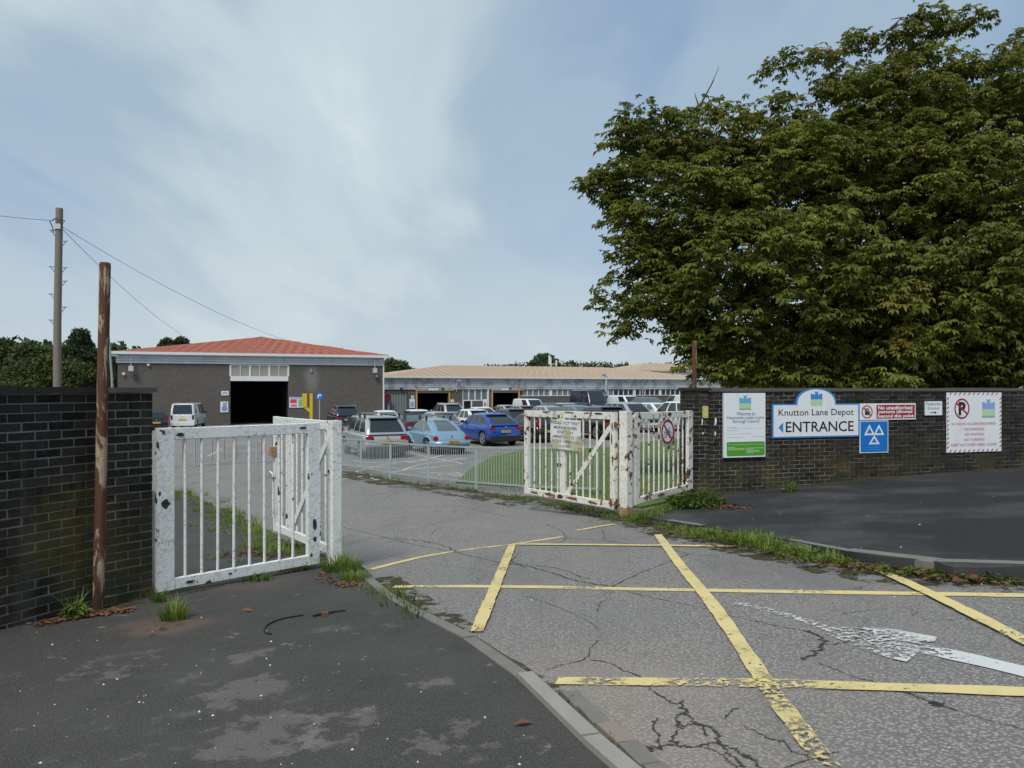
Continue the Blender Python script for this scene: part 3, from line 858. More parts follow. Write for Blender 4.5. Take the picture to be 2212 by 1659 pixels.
def gate_post(u, d, w, ztop, label, mat, foot):
    x = (u - CU) / F * d; z0 = gz(x, d) - .1; root = empty('gate_post', (x, d, z0), R(42), label, 'post')
    h = ztop - z0; e = .01
    ring = lambda z, i: [(-w / 2 + i, -w / 2, z), (w / 2 - i, -w / 2, z), (w / 2, -w / 2 + i, z), (w / 2, w / 2 - i, z), (w / 2 - i, w / 2, z), (-w / 2 + i, w / 2, z), (-w / 2, w / 2 - i, z), (-w / 2, -w / 2 + i, z)]
    f = foot if foot else 0.0
    MB().loft([ring(f, e), ring(h, e)]).build('shaft', mat, root)
    if foot: MB().loft([[(x_ * .97, y_ * .97, z_) for x_, y_, z_ in ring(0, e)], [(x_ * .97, y_ * .97, z_) for x_, y_, z_ in ring(foot - .001, e)]]).build('foot', MT['post_foot'], root)
    MB().box((0, 0, h + .004), (w * .94, w * .94, .008)).build('cap_plate', mat, root)
    return root
gate_post(722, 8.52, .128, ZT + .005, 'white hollow gate post at the end of the left panel', MT['peel'], 0)
gate_post(1352, 11.98, .155, ZT + .005, 'white rusting gate post with bare foot at the right leaf', MT['peel_rust'], .30)

# ------------------------------------------------------------------ pedestrian guard rails
def guard_rail(label, P, mat, alt=None, cat='railing', group=None, h=1.02, nb=19):
    root = empty('guard_rail', (P[0][0], P[0][1], gz(*P[0])), 0, label, cat, group)
    Q = [Vector((x, y, gz(x, y))) for x, y in P]
    for p in Q: MB().span(p.x - .026, p.x + .026, p.y - .026, p.y + .026, p.z - .05, p.z + h + .02).build('post', mat, root, world=True)
    for a, b in zip(Q, Q[1:]):
        up = Vector((0, 0, 1)); d = (b - a).normalized()
        a2, b2 = a + d * .03, b - d * .03
        MB().bar(a2 + up * h, b2 + up * h, .042, .042).build('top_rail', mat, root, world=True)
        MB().bar(a2 + up * .16, b2 + up * .16, .036, .036).build('bottom_rail', mat, root, world=True)
        n = max(4, int((b - a).length / .105))
        for i in range(n):
            c = a2.lerp(b2, (i + .5) / n); o = MB().bar(c + up * .178, c + up * (h - .02), .014, .014)
            o.build('bar', alt if (alt and i % 4 == 1) else mat, root, world=True)
    return root
RL = [(-6.35, 26.6), (-4.75, 24.2), (-3.52, 22.25), (-2.24, 20.65), (-.88, 18.9), (.42, 17.3), (1.75, 15.75)]
guard_rail('galvanised guard rail curving beside the drive before the parked cars', RL, MT['galv'])
guard_rail('far guard rail with reddish bars seen through the left gate panel', [(-13.6, 27.0), (-11.6, 28.1), (-9.7, 29.2), (-7.9, 30.3)], MT['galv'], MT['galv_rust'], h=1.0)
# ------------------------------------------------------------------ signs
def m_signwhite():
    t = NT('sign_white')
    b = t.mix(t.noise(2.0, 4), (.66, .70, .73), (.73, .76, .78))
    run = t.noise(4.5, 6, .65, vec=t.scale(t.pos(), 1, 1, .15))
    b = t.mix(t.math('MULTIPLY', t.step(run, .52, .74), .30), b, (.38, .40, .36))
    b = t.mix(t.math('MULTIPLY', t.step(t.noise(30, 5, .7), .60, .72), .18), b, (.30, .31, .27))
    return t.done(b, .5)
MT['s_white'] = m_signwhite()
MT['s_blue'] = plain('sign_blue', (.03, .22, .52), .45, var=.06)
MT['s_mot'] = plain('sign_strong_blue', (.004, .15, .50), .4, var=.05)
MT['s_black'] = plain('sign_black', (.016, .014, .022), .5, var=.1)
MT['s_grey'] = plain('sign_grey_print', (.16, .19, .23), .6, var=.1)
MT['s_pale'] = plain('sign_faded_print', (.36, .40, .43), .6, var=.1)
MT['s_green'] = plain('sign_green', (.07, .29, .018), .45, var=.06)
MT['s_red'] = plain('sign_red', (.30, .010, .020), .45, var=.08)
MT['s_pink'] = plain('sign_faded_red', (.46, .17, .20), .55, var=.1)
MT['s_sky'] = plain('emblem_blue', (.13, .36, .56), .5, var=.06)
MT['s_lime'] = plain('emblem_green', (.42, .58, .36), .5, var=.06)
MT['s_lime2'] = plain('emblem_dark_green', (.20, .42, .22), .5, var=.06)
MT['s_haze'] = plain('emblem_faded_blue', (.22, .34, .60), .5, var=.06)
MT['s_yellow'] = plain('plate_cream_yellow', (.50, .46, .16), .6, var=.15)
MT['s_mossy'] = None

class Plane:
    """a vertical face of the place, seen from the camera: survey position -> metres along it and height"""
    def __init__(s, A, ang): s.A = Vector((A[0], A[1])); s.ang = ang; s.d = Vector((math.cos(ang), math.sin(ang)))
    def s(s_, u):
        k = (u - CU) / F; return (k * s_.A.y - s_.A.x) / (s_.d.x - k * s_.d.y)
    def y(s_, u): return s_.A.y + s_.d.y * s_.s(u)
    def z(s_, u, v): return EYE - (v - HV) / F * s_.y(u)
    def at(s_, u): p = s_.A + s_.d * s_.s(u); return p

def text(root, body, x0, x1, z0, z1, y, mat, name='lettering', bold=0.0):
    cu = bpy.data.curves.new('t', 'FONT'); cu.body = body; cu.size = 1; cu.align_x = 'CENTER'; cu.offset = bold; cu.space_line = .95
    cu.resolution_u = 3
    o = bpy.data.objects.new('t', cu); COL.objects.link(o)
    bpy.context.view_layer.update()
    me = bpy.data.meshes.new_from_object(o.evaluated_get(bpy.context.evaluated_depsgraph_get()))
    bpy.data.objects.remove(o, do_unlink=True); bpy.data.curves.remove(cu)
    co = np.array([v.co[:] for v in me.vertices]); lo, hi = co.min(0), co.max(0)
    for v in me.vertices:
        v.co = (x0 + (v.co.x - lo[0]) / max(hi[0] - lo[0], 1e-6) * (x1 - x0), y, z0 + (v.co.y - lo[1]) / max(hi[1] - lo[1], 1e-6) * (z1 - z0))
    me.name = name; me.materials.clear()
    return link_mesh(name, me, mat, root)

def castle(root, x0, x1, z0, z1, y, top, low, low2=None):
    """council emblem: a blue castle of three towers above a green field"""
    w, h = x1 - x0, z1 - z0
    P = lambda L: [(x0 + a * w, z0 + b * h) for a, b in L]
    MB().flat(P([(0, .42), (.25, .45), (.5, .43), (.75, .46), (1, .42), (1, .80), (1, .84), (.86, .84), (.86, .80), (.80, .80), (.80, .84), (.72, .84), (.72, .76), (.63, .76), (.63, .93), (.66, .93), (.66, 1),
                 (.56, 1), (.56, .96), (.44, .96), (.44, 1), (.34, 1), (.34, .93), (.37, .93), (.37, .76), (.28, .76), (.28, .84), (.20, .84), (.20, .80), (.14, .80), (.14, .84), (0, .84)]), y).build('emblem_castle', top, root)
    MB().flat(P([(0, 0), (1, 0), (1, .40), (.75, .43), (.5, .40), (.25, .43), (0, .40)]), y).build('emblem_field', low, root)
    if low2: MB().flat(P([(0, .0), (1, .0), (1, .09), (0, .09)]), y - .0012).build('emblem_stripe', low2, root)

def disc(root, name, cx, cz, r, y0, y1, mat, n=40):
    return MB().prism([(cx + r * math.cos(2 * PI * k / n), cz + r * math.sin(2 * PI * k / n)) for k in range(n)], y0, y1).build(name, mat, root)
def rounded(x0, x1, z0, z1, r, n=5):
    out = []
    for cx, cz, a in ((x1 - r, z1 - r, 0), (x0 + r, z1 - r, 90), (x0 + r, z0 + r, 180), (x1 - r, z0 + r, 270)):
        out += [(cx + r * math.cos(R(a + 90 * i / n)), cz + r * math.sin(R(a + 90 * i / n))) for i in range(n + 1)]
    return out

WP = Plane((ra.x, ra.y), WANG)
def wall_sign(name, label, u0, v1, cat='sign'):
    p = WP.at(u0); root = empty(name, (p.x, p.y, WP.z(u0, v1)), WANG, label, cat)
    s0, z0 = WP.s(u0), WP.z(u0, v1)
    X = lambda u: WP.s(u) - s0
    Z = lambda v, u=None: EYE - (v - HV) / F * WP.y(u if u else u0 + 30) - z0
    return root, X, Z
def slab_at(root, name, X, Z, u0, u1, v0, v1, y0, y1, mat, r=0.0):
    x0, x1, z0, z1 = X(u0), X(u1), Z(v1), Z(v0)
    poly = rounded(x0, x1, z0, z1, r) if r else [(x0, z0), (x1, z0), (x1, z1), (x0, z1)]
    return MB().prism(poly, y0, y1).build(name, mat, root)

# welcome board
r_, X, Z = wall_sign('welcome_sign', 'white and green council welcome board with castle emblem on the dark wall', 1560, 987.5)
slab_at(r_, 'board', X, Z, 1560, 1649.5, 849, 987.5, -.055, -.012, MT['s_white'])
slab_at(r_, 'backing_frame', X, Z, 1562, 1648, 851, 986, -.012, -.001, MT['s_grey'])
slab_at(r_, 'green_panel', X, Z, 1566, 1648, 954, 984.5, -.0575, -.0551, MT['s_green'], .03)
castle(r_, X(1593), X(1618.5), Z(885), Z(854), -.0565, MT['s_sky'], MT['s_lime'], MT['s_lime2'])
Y = -.0565
text(r_, 'Welcome to', X(1587), X(1627), Z(897.5), Z(889.5), Y, MT['s_grey'], bold=.012)
text(r_, 'Newcastle-under-Lyme', X(1567), X(1646.5), Z(907), Z(898.6), Y, MT['s_grey'], bold=.012)
text(r_, 'Borough Council', X(1579), X(1636), Z(915.5), Z(906), Y, MT['s_grey'], bold=.012)
for body, a, b, c, d in (('Site Address', 1567, 1587, 921, 924), ('Knutton Lane Depot Newcastle-under-Lyme', 1567, 1644, 924.5, 926.5), ('Contact Number', 1567, 1592, 928.5, 931), ('Emergency Out of Hours Number', 1567, 1618, 935.5, 938.5),
                          ('Depot Opening Hours', 1567, 1601, 943, 946), ('Permit Number', 1624, 1647, 942, 945)):
    text(r_, body, X(a), X(b), Z(d), Z(c), Y, MT['s_pale'], bold=.004)
text(r_, 'This site is permitted by the Environment Agency', X(1568), X(1646), Z(962), Z(958.5), -.0590, MT['s_lime'], bold=.01)
for (a, b, v) in ((1568, 1584, 966), (1568, 1606, 968.5), (1568, 1605, 971), (1608, 1646, 968), (1608, 1624, 970.5), (1608, 1637, 973.2), (1608, 1637, 975.6), (1608, 1623, 978.2)):
    slab_at(r_, 'print_line', X, Z, a, b, v - .55, v + .55, -.0588, -.0577, MT['s_lime'])

# entrance sign with arched head
r_, X, Z = wall_sign('entrance_sign', 'white blue-edged entrance sign with arched head and castle emblem', 1666.5, 946)
def arch(u0, u1, v0, v1, uc, hw, vt, n=22):
    x0, x1, z0, z1 = X(u0), X(u1), Z(v1), Z(v0); xc = X(uc); h = (X(uc + hw) - X(uc - hw)) / 2; rise = Z(vt) - z1
    return [(x0, z0), (x1, z0), (x1, z1)] + [(xc + h * math.cos(PI * k / n), z1 + rise * math.sin(PI * k / n) ** .82) for k in range(n + 1)] + [(x0, z1)]
MB().prism(arch(1666.5, 1855, 872.5, 946, 1761.7, 43.5, 838.5), -.022, -.004).build('board', MT['s_blue'], r_)
MB().prism(arch(1669.5, 1852, 875.5, 943, 1761.7, 40.5, 841.5), -.0245, -.0222).build('face', MT['s_white'], r_)
Y = -.0258
castle(r_, X(1749.5), X(1774.5), Z(877), Z(845.5), Y, MT['s_blue'], MT['s_lime'])
text(r_, 'Knutton Lane Depot', X(1680), X(1842), Z(902.5), Z(884), Y, MT['s_black'], bold=.006)
text(r_, 'ENTRANCE', X(1695.5), X(1842), Z(934), Z(911), Y, MT['s_black'], bold=.012)
MB().flat([(X(1679.5), Z(923.5)), (X(1690), Z(935)), (X(1690), Z(912))], Y).build('arrow', MT['s_blue'], r_)

# no unauthorised persons sign
r_, X, Z = wall_sign('prohibition_sign', 'red and white no unauthorised persons sign beside the entrance sign', 1855.8, 907)
slab_at(r_, 'board', X, Z, 1855.8, 1976.5, 871.5, 907, -.016, -.003, MT['s_white'])
slab_at(r_, 'red_panel', X, Z, 1892, 1974.5, 874.8, 904.4, -.0185, -.0162, MT['s_red'])
Y = -.0200
for i, (b, a, c) in enumerate((('No unauthorised', 1895.5, 1969), ('persons allowed', 1896, 1969), ('beyond this point', 1894.5, 1972))):
    v = 876.5 + i * 9.4; text(r_, b, X(a), X(c), Z(v + 8.6 + (.6 if i else 0)), Z(v), Y, MT['s_white'], bold=.03)
cx, cz, rr = X(1871.7), Z(889.5), Z(875.2) - Z(889.5)
MB().ring(cx, cz, rr, rr * .83, -.0185, -.0162, 32).build('red_ring', MT['s_red'], r_)
hand = MB().prism([(cx - .05, cz - .06), (cx + .04, cz - .06), (cx + .055, cz + .01), (cx - .05, cz + .01)], -.0180, -.0162)
for i in range(4): hand.box((cx - .037 + i * .026, -.0171, cz + .035 + (.012 if i in (1, 2) else 0)), (.016, .0018, .06))
hand.box((cx + .066, -.0171, cz - .015), (.016, .0018, .05), ry=.5).build('hand_symbol', MT['s_black'], r_)
MB().box((cx, -.0193, cz), (rr * 1.75, .0016, rr * .17), ry=R(43)).build('red_bar', MT['s_red'], r_)

# MOT style sign: three triangles
r_, X, Z = wall_sign('testing_station_sign', 'blue sign with three white triangles under the prohibition sign', 1856, 978)
slab_at(r_, 'board', X, Z, 1856, 1917.5, 908.6, 978, -.016, -.003, MT['s_white'])
slab_at(r_, 'face', X, Z, 1857.6, 1916, 910.2, 976.2, -.0185, -.0162, MT['s_mot'])
def tri(uc, vt, vb, hw, t):
    xo0, xo1, zt_, zb_ = X(uc - hw), X(uc + hw), Z(vt), Z(vb); xc = (xo0 + xo1) / 2
    h = zt_ - zb_; cxm, czm = xc, zb_ + h / 3
    out = [(xo0, zb_), (xo1, zb_), (xc, zt_)]; inn = [(cxm + (a - cxm) * t, czm + (b - czm) * t) for a, b in out]
    vs = [(a, -.0200, b) for a, b in out + inn]; MB().add(vs, [(0, 1, 4, 3), (1, 2, 5, 4), (2, 0, 3, 5)]).build('triangle', MT['s_white'], r_)
tri(1876.5, 916.5, 939.8, 11.7, .52); tri(1897, 916.5, 939.8, 11.7, .52); tri(1886.8, 939.5, 959.5, 12, .52)
text(r_, 'MOT Test Station', X(1870), X(1904.5), Z(967), Z(965), -.0200, MT['s_sky']); text(r_, 'Vehicle testing appointments', X(1867), X(1905), Z(971.6), Z(969.6), -.0200, MT['s_sky'])

# pedestrian entrance sign
r_, X, Z = wall_sign('direction_sign', 'small white pedestrian entrance sign with black arrow', 1995.5, 897.5)
slab_at(r_, 'board', X, Z, 1995.5, 2034.5, 866, 897.5, -.016, -.003, MT['s_grey'], .012); slab_at(r_, 'face', X, Z, 1996.5, 2033.5, 867, 896.5, -.0178, -.0162, MT['s_white'], .01)
text(r_, 'Pedestrian', X(1999), X(2031), Z(875.5), Z(869), -.0192, MT['s_grey'], bold=.01); text(r_, 'Entrance', X(2002.5), X(2027.5), Z(884.3), Z(878.5), -.0192, MT['s_grey'], bold=.01)
zc = Z(891); x0, x1 = X(2008), X(2021.5)
MB().flat([(x0, zc - .008), (x1 - .04, zc - .008), (x1 - .04, zc - .032), (x1, zc), (x1 - .04, zc + .032), (x1 - .04, zc + .008), (x0, zc + .008)], -.0192).build('arrow', MT['s_black'], r_)

# no parking sign with striped edge
r_, X, Z = wall_sign('no_parking_sign', 'large white no parking notice with red striped border', 2043.7, 977)
slab_at(r_, 'board', X, Z, 2043.7, 2161.8, 848, 977, -.016, -.003, MT['s_white'])
stripes = MB(); x0, x1, z0, z1 = X(2043.7), X(2161.8), Z(977), Z(848); bw = .048
n = 11
for i in range(n):
    a = x0 + .06 + i * (x1 - x0 - .1) / n
    for zz in (z0 + .004, z1 - bw - .004): stripes.flat([(a, zz), (a + .03, zz), (a + .03 + bw * .8, zz + bw), (a + bw * .8, zz + bw)], -.0175)
n = 12
for i in range(n):
    a = z0 + .07 + i * (z1 - z0 - .14) / n
    for xx in (x0 + .003, x1 - bw - .003): stripes.flat([(xx, a), (xx + bw, a + bw * .8), (xx + bw, a + bw * .8 + .03), (xx, a + .03)], -.0175)
stripes.build('striped_border', plain('sign_dull_red', (.26, .05, .075), .6), r_)
cx, cz = X(2076.3), Z(882.6); rr = Z(860.5) - cz
Y = -.0178
text(r_, 'P', cx - .085, cx + .095, cz - .135, cz + .135, -.0176, MT['s_black'], bold=.05)
MB().ring(cx, cz, rr, rr * .84, -.0200, -.0180, 36, .93).build('red_ring', MT['s_red'], r_)
MB().box((cx, -.0190, cz), (rr * 1.72, .0016, rr * .17), ry=R(38)).build('red_bar', MT['s_red'], r_)
castle(r_, X(2120), X(2147.5), Z(902.5), Z(862.5), Y, MT['s_haze'], MT['s_lime'], MT['s_lime2'])
for b, a, c, v in (('24 HOUR ACCESS REQUIRED', 2053.5, 2150, 916), ('NO PARKING', 2081.5, 2124.5, 927.3), ('NO WAITING', 2082.5, 2124, 938.6), ('NO TURNING', 2081.5, 2125, 950), ('KEEP HATCHED AREA CLEAR', 2053, 2152, 961)):
    text(r_, b, X(a), X(c), Z(v + 3.0), Z(v - 3.0), Y, MT['s_pink'], bold=.02)

# cream marker plate and paper remnants on the pier end of the wall
PP = Plane((WA.x, WA.y), WANG)
p = PP.at(1517); tg = empty('marker_plate', (p.x, p.y, PP.z(1517, 903)), WANG, 'small cream yellow plate on the right brick pier', 'plate')
w = PP.s(1529) - PP.s(1517); h = PP.z(1517, 877) - PP.z(1517, 903)
MB().prism(rounded(0, w, 0, h, .02), -.016, -.004).build('plate', MT['s_yellow'], tg)
for zz in (.03, h - .03): disc(tg, 'screw', w / 2, zz, .007, -.019, -.0162, MT['s_grey'], 10)
for u, v0, v1, ww in ((1515, 904, 919, .03), (1543, 902, 919, .05), (1516, 934, 939, .04), (1543, 932, 942, .035)):
    PL = PP if u < 1532 else WP
    p = PL.at(u); a = PL.z(u, v1); b = PL.z(u, v0); q_ = MB()
    q_.flat([(0, 0), (ww * .6, .01), (ww, (b - a) * .5), (ww * .8, b - a), (ww * .1, (b - a) * .9), (ww * .2, (b - a) * .4)], -.004)
    o = q_.build('paper_remnant', MT['s_white']); o.location = (p.x, p.y, a); o.rotation_euler = (0, 0, WANG)
    tag(o, {(1515, 904): 'torn white strip below the cream plate on the pier', (1543, 902): 'larger torn white strip beside the welcome board', (1516, 934): 'white paper scrap low on the right pier', (1543, 932): 'curled white scrap low beside the welcome board'}[(u, v0)], 'paper scrap')

# notice on the right gate leaf and disc on the right panel
def mossy():
    t = NT('mossy_notice')
    b = t.mix(t.step(t.noise(3.2, 4, .5), .44, .56), (.64, .66, .66), (.42, .40, .25))
    b = t.mix(t.math('MULTIPLY', t.step(t.noise(11, 6, .7), .56, .68), .8), b, (.15, .14, .06))
    return t.done(b, .7)
MT['s_mossy'] = mossy()
def faded():
    t = NT('faded_black_print')
    return t.done(t.mix(t.step(t.noise(4.5, 3), .42, .58), (.03, .03, .03), (.30, .28, .19)), .7)
MT['s_fade'] = faded()
LA = math.atan2(RLB[1] - RLA[1], RLB[0] - RLA[0]); LP = Plane(RLA, LA)
def leaf_uv(u, v): return LP.s(u), LP.z(u, v)
s0, zt0 = leaf_uv(1194, 907); s1, _ = leaf_uv(1259, 907); zb0 = leaf_uv(1226, 971)[1]; zt0 = leaf_uv(1226, 906.5)[1]
p = LP.at(1194); nt = empty('warning_notice', (p.x, p.y, zb0), LA, 'mossy faded notice wired to the right gate leaf', 'notice')
w, h = s1 - s0, zt0 - zb0
MB().span(0, w, -.048, -.040, 0, h).build('board', MT['s_mossy'], nt)
for i, b in enumerate(('CONTACT THE', 'MONITORING', 'STATION', 'IMMEDIATELY', 'AFTER OPENING', 'GATES')):
    zz = h * (.93 - i * .155); k = {0: .80, 1: .76, 2: .52, 3: .84, 4: .93, 5: .42}[i]
    text(nt, b, w * (.5 - k / 2), w * (.5 + k / 2), zz - h * .095, zz, -.0492, MT['s_fade'], bold=.02)
for xx, zz in ((.04, .04), (w - .04, .04), (.04, h - .04), (w - .04, h - .04)): disc(nt, 'bolt', xx, zz, .012, -.056, -.0482, MT['rust_flat'], 10)
PA = math.atan2(RPB[1] - RPA[1], RPB[0] - RPA[0]); PPn = Plane(RPA, PA)
sc_, zc_ = PPn.s(1437.7), PPn.z(1437.7, 932.5); p = PPn.at(1437.7)
cy = empty('no_cycling_sign', (p.x, p.y, zc_), PA, 'round red-ringed no cycling disc hung on the right gate panel', 'sign')
rr = .205
disc(cy, 'plate', 0, 0, rr, -.040, -.034, MT['s_white'])
MB().ring(0, 0, rr * 1.005, rr * .80, -.0425, -.0402, 40).build('red_ring', MT['s_red'], cy)
bk = MB().ring(-.072, -.045, .052, .042, -.0420, -.0402, 24).ring(.072, -.045, .052, .042, -.0420, -.0402, 24)
for a, b in (((-.072, -.045), (-.03, .03)), ((-.03, .03), (.05, .03)), ((.05, .03), (.072, -.045)), ((.05, .03), (0, -.05)), ((0, -.05), (-.03, .03)), ((0, -.05), (-.072, -.045)), ((.05, .03), (.045, .065)), ((.045, .065), (.07, .075)), ((-.045, .045), (-.015, .045))):
    bk.bar((a[0], -.0411, a[1]), (b[0], -.0411, b[1]), .0018, .009)
bk.build('bicycle_symbol', MT['s_black'], cy)
MB().box((0, -.0434, 0), (rr * 1.7, .0016, rr * .16), ry=R(46)).build('red_bar', MT['s_red'], cy)

# ------------------------------------------------------------------ buildings
def far_brick():
    t = NT('far_dark_brick')
    br = t.n.new('ShaderNodeTexBrick'); t.l.new(t.scale(t.obj(), 1, 1, 1), br.inputs[0])
    br.inputs['Scale'].default_value = 1; br.inputs['Brick Width'].default_value = .225; br.inputs['Row Height'].default_value = .075
    br.inputs['Mortar Size'].default_value = .01
    rot = t.n.new('ShaderNodeMapping'); t.l.new(t.obj(), rot.inputs[0]); rot.inputs['Rotation'].default_value = (R(90), 0, 0)
    t.l.new(rot.outputs[0], br.inputs[0])
    br.inputs['Color1'].default_value = (.094, .084, .074, 1); br.inputs['Color2'].default_value = (.052, .049, .045, 1); br.inputs['Mortar'].default_value = (.13, .12, .105, 1)
    b = t.mix(t.math('MULTIPLY', t.step(t.noise(.35, 5, .6), .42, .72), .4), br.outputs[0], (.10, .092, .082))
    run = t.noise(.9, 5, .6, vec=t.scale(t.pos(), 1, 1, .10))
    b = t.mix(t.math('MULTIPLY', t.step(run, .66, .78), .45), b, (.20, .19, .18))
    for zz in (.2, .9, 1.5): b = t.mix(t.math('MULTIPLY', t.near((-17.6, 67.6, EYE + zz), .15, .9, .5, 2.0), .38), b, (.24, .235, .225))
    return t.done(b, .85)
MT['far_brick'] = far_brick()
MT['clad'] = m_cladding('pale_ribbed_cladding', (.58, .62, .64), .2, (.28, .31, .31))
MT['clad2'] = m_cladding('mossy_ribbed_cladding', (.47, .50, .53), .75, (.22, .24, .23))
MT['roof_red'] = m_roof('red_roof', (.27, .080, .048), (.35, .110, .068))
MT['roof_peach'] = m_roof('peach_roof', (.37, .275, .19), (.45, .345, .25))
MT['white'] = plain('white_paint', (.62, .65, .66), .5, var=.08)
MT['inside'] = plain('dark_interior', (.012, .012, .012), .9)  # shade of the unlit rooms put into the colour as near-black
MT['pane_cream'] = m_glass('cream_pane', (.36, .34, .28), .3)
MT['pane_grey'] = m_glass('pane_painted_reflection', (.17, .20, .21), .1)  # bright reflection put into the pane colour as a flat grey
MT['pane_dark'] = m_glass('dark_pane', (.012, .013, .014), .08)
MT['door_yellow'] = plain('ochre_door_frame', (.50, .28, .08), .6, var=.15)
MT['shutter'] = plain('grey_shutter', (.22, .25, .26), .6, .2, var=.2)
MT['yellow_steel'] = plain('yellow_steel', (.62, .44, .01), .5, var=.1)
MT['lampgrey'] = plain('light_fitting', (.45, .46, .46), .5)

def hip_roof(root, mat, x0, x1, y0, y1, ze, ridge, zr, ov=.35, rows=14):
    """hipped roof; the front slope is laid in overlapping sheet courses, each with standing ribs"""
    (rx0, ry), (rx1, _) = ridge
    A, B, C, D = (x0 - ov, y0 - ov, ze), (x1 + ov, y0 - ov, ze), (x1 + ov, y1 + ov, ze), (x0 - ov, y1 + ov, ze)
    E, G = (rx0, ry, zr), (rx1, ry, zr)
    th = .06
    def slab(pts):
        n = len(pts); vs = [(p[0], p[1], p[2] - th) for p in pts] + list(pts)
        return vs, [tuple(range(n))[::-1], tuple(range(n, 2 * n))] + [(i, (i + 1) % n, (i + 1) % n + n, i + n) for i in range(n)]
    rf = MB()
    same = abs(rx1 - rx0) < .01
    for poly in ([A, B, E] if same else [A, B, G, E], [B, C, G], [C, D, G] if same else [C, D, E, G], [D, A, E]): rf.add(*slab(poly))
    ro = rf.build('roof', mat, root)
    A, B, E, G = Vector(A), Vector(B), Vector(E), Vector(G)
    for r in range(rows):
        t0, t1 = r / rows, (r + 1) / rows
        p0, p1, q0, q1 = A.lerp(E, t0), B.lerp(G, t0), A.lerp(E, t1), B.lerp(G, t1)
        up = Vector((0, 0, 1)); n_ = max(3, int((p1 - p0).length / .42)); mb = MB()
        vs = []; fs = []
        for i in range(n_ + 1):
            f = i / n_; hgt = .085 if i % 2 else .03
            vs += [p0.lerp(p1, f) + up * (hgt + .03), q0.lerp(q1, f) + up * hgt]
            if i: fs.append((2 * i - 2, 2 * i, 2 * i + 1, 2 * i - 1))
        for i in range(n_ + 1):
            vs.append(p0.lerp(p1, i / n_) + up * .002)
            if i: fs.append((2 * i - 2, 2 * (n_ + 1) + i - 1, 2 * (n_ + 1) + i, 2 * i))
        mb.add(vs, fs).build('roof_sheet_course', mat, ro)
    return ro

# --- red-roofed workshop on the left
a1 = math.atan2(8.0, 20.03); P1 = Plane((-31.8, 62.0), a1)
g1 = EYE - 3.42
b1 = empty('workshop_building', (-31.8, 62.0, g1), a1, 'dark brick workshop with red hipped roof and open dark doorway', 'building')
L1 = 21.57; ZF0, ZF1 = 2.02 + EYE - g1, 2.78 + EYE - g1
d0, d1 = P1.s(497.7), P1.s(622.7); dtop = P1.z(560, 823) - g1; tt = P1.z(560, 789) - g1
D1 = 24.0
MB().span(0, d0, 0, .3, -.4, ZF0 - .01).build('front_wall', MT['far_brick'], b1); MB().span(d1, L1, 0, .3, -.4, ZF0 - .01).build('front_wall', MT['far_brick'], b1)
MB().span(d0 + .001, d1 - .001, .05, .3, tt, ZF0 - .012).build('lintel_wall', MT['far_brick'], b1)
MB().span(0, .3, .302, D1, -.4, ZF0).build('side_wall', MT['far_brick'], b1); MB().span(L1 - .3, L1, .302, D1, -.4, ZF0).build('side_wall', MT['far_brick'], b1)
MB().span(.3, L1 - .3, D1 - .3, D1, -.4, ZF0).build('rear_wall', MT['far_brick'], b1)
MB().span(.31, L1 - .31, .6, D1 - .31, -.06, -.02).build('floor', MT['inside'], b1)
MB().span(.31, L1 - .31, .32, D1 - .31, ZF0 - .3, ZF0 - .2).build('ceiling', MT['inside'], b1)
MB().span(d0 - .3, d0 - .02, .302, 9, -.05, ZF0 - .32).span(d1 + .02, d1 + .3, .302, 9, -.05, ZF0 - .32).span(d0 - .3, d1 + .3, 9, 9.2, -.05, ZF0 - .32).build('inner_partition', MT['inside'], b1)
tr = MB().span(d0, d1, -.02, .12, dtop, dtop + .42).build('transom_board', MT['white'], b1)
wd = (d1 - d0) / 6
for i in range(7):
    w_ = .16 if i % 2 == 0 else .07
    MB().box((d0 + wd * i, .04, (dtop + .42 + tt) / 2), (w_, .1, tt - dtop - .42)).build('mullion', MT['white'], tr)
for i in range(6): MB().span(d0 + wd * i + .05, d0 + wd * (i + 1) - .05, .06, .08, dtop + .44, tt - .02).build('window_pane', MT['pane_cream'], b1)
MB().span(d0 - .02, d1 + .02, -.03, .1, tt - .01, tt + .06).build('window_head', MT['white'], b1)
for i in range(4):
    h_ = (ZF1 - ZF0) / 4; MB().span(-.12, L1 + .12, -.10 - .02 * (i % 2), .4, ZF0 + h_ * i + .012, ZF0 + h_ * (i + 1) - .012).build('cladding_strip', MT['clad'], b1)
MB().span(-.08, L1 + .08, -.07, .38, ZF0, ZF1).build('cladding_backing', MT['shutter'], b1)
MB().span(-.5, L1 + .5, -.52, -.30, ZF1 - .05, ZF1 + .16).build('gutter', MT['white'], b1)
MB().tube([(-.95, -.35, ZF1 - .12), (.1, -.3, ZF1 - .18)], .11, 10).build('outlet_pipe', MT['white'], b1, 50)
hip_roof(b1, MT['roof_red'], 0, L1, 0, D1, ZF1 + .1, ((11.9, 12.0), (11.9, 12.0)), 5.1 + EYE - g1, .45, 12)
MB().span(L1 + .0, L1 + .11, -.13, -.02, -.2, ZF0).build('downpipe', MT['white'], b1)
for sx in (1.0, L1 - .8):
    MB().tube([(sx, -.13, ZF0 + .35), (sx, -.42, ZF0 + .35), (sx, -.42, ZF0 - .3)], .04, 6).box((sx, -.42, ZF0 - .45), (.36, .25, .42)).build('floodlight', MT['lampgrey'], b1)
for sx, zz in ((2.25, ZF0 - .15), (L1 - .55, ZF0 - .95), (.45, ZF0 - .9)): MB().tube([(sx, -.02, zz), (sx, -.2, zz + .02)], [.13, .08], 10).build('wall_lamp', MT['white'], b1, 40)
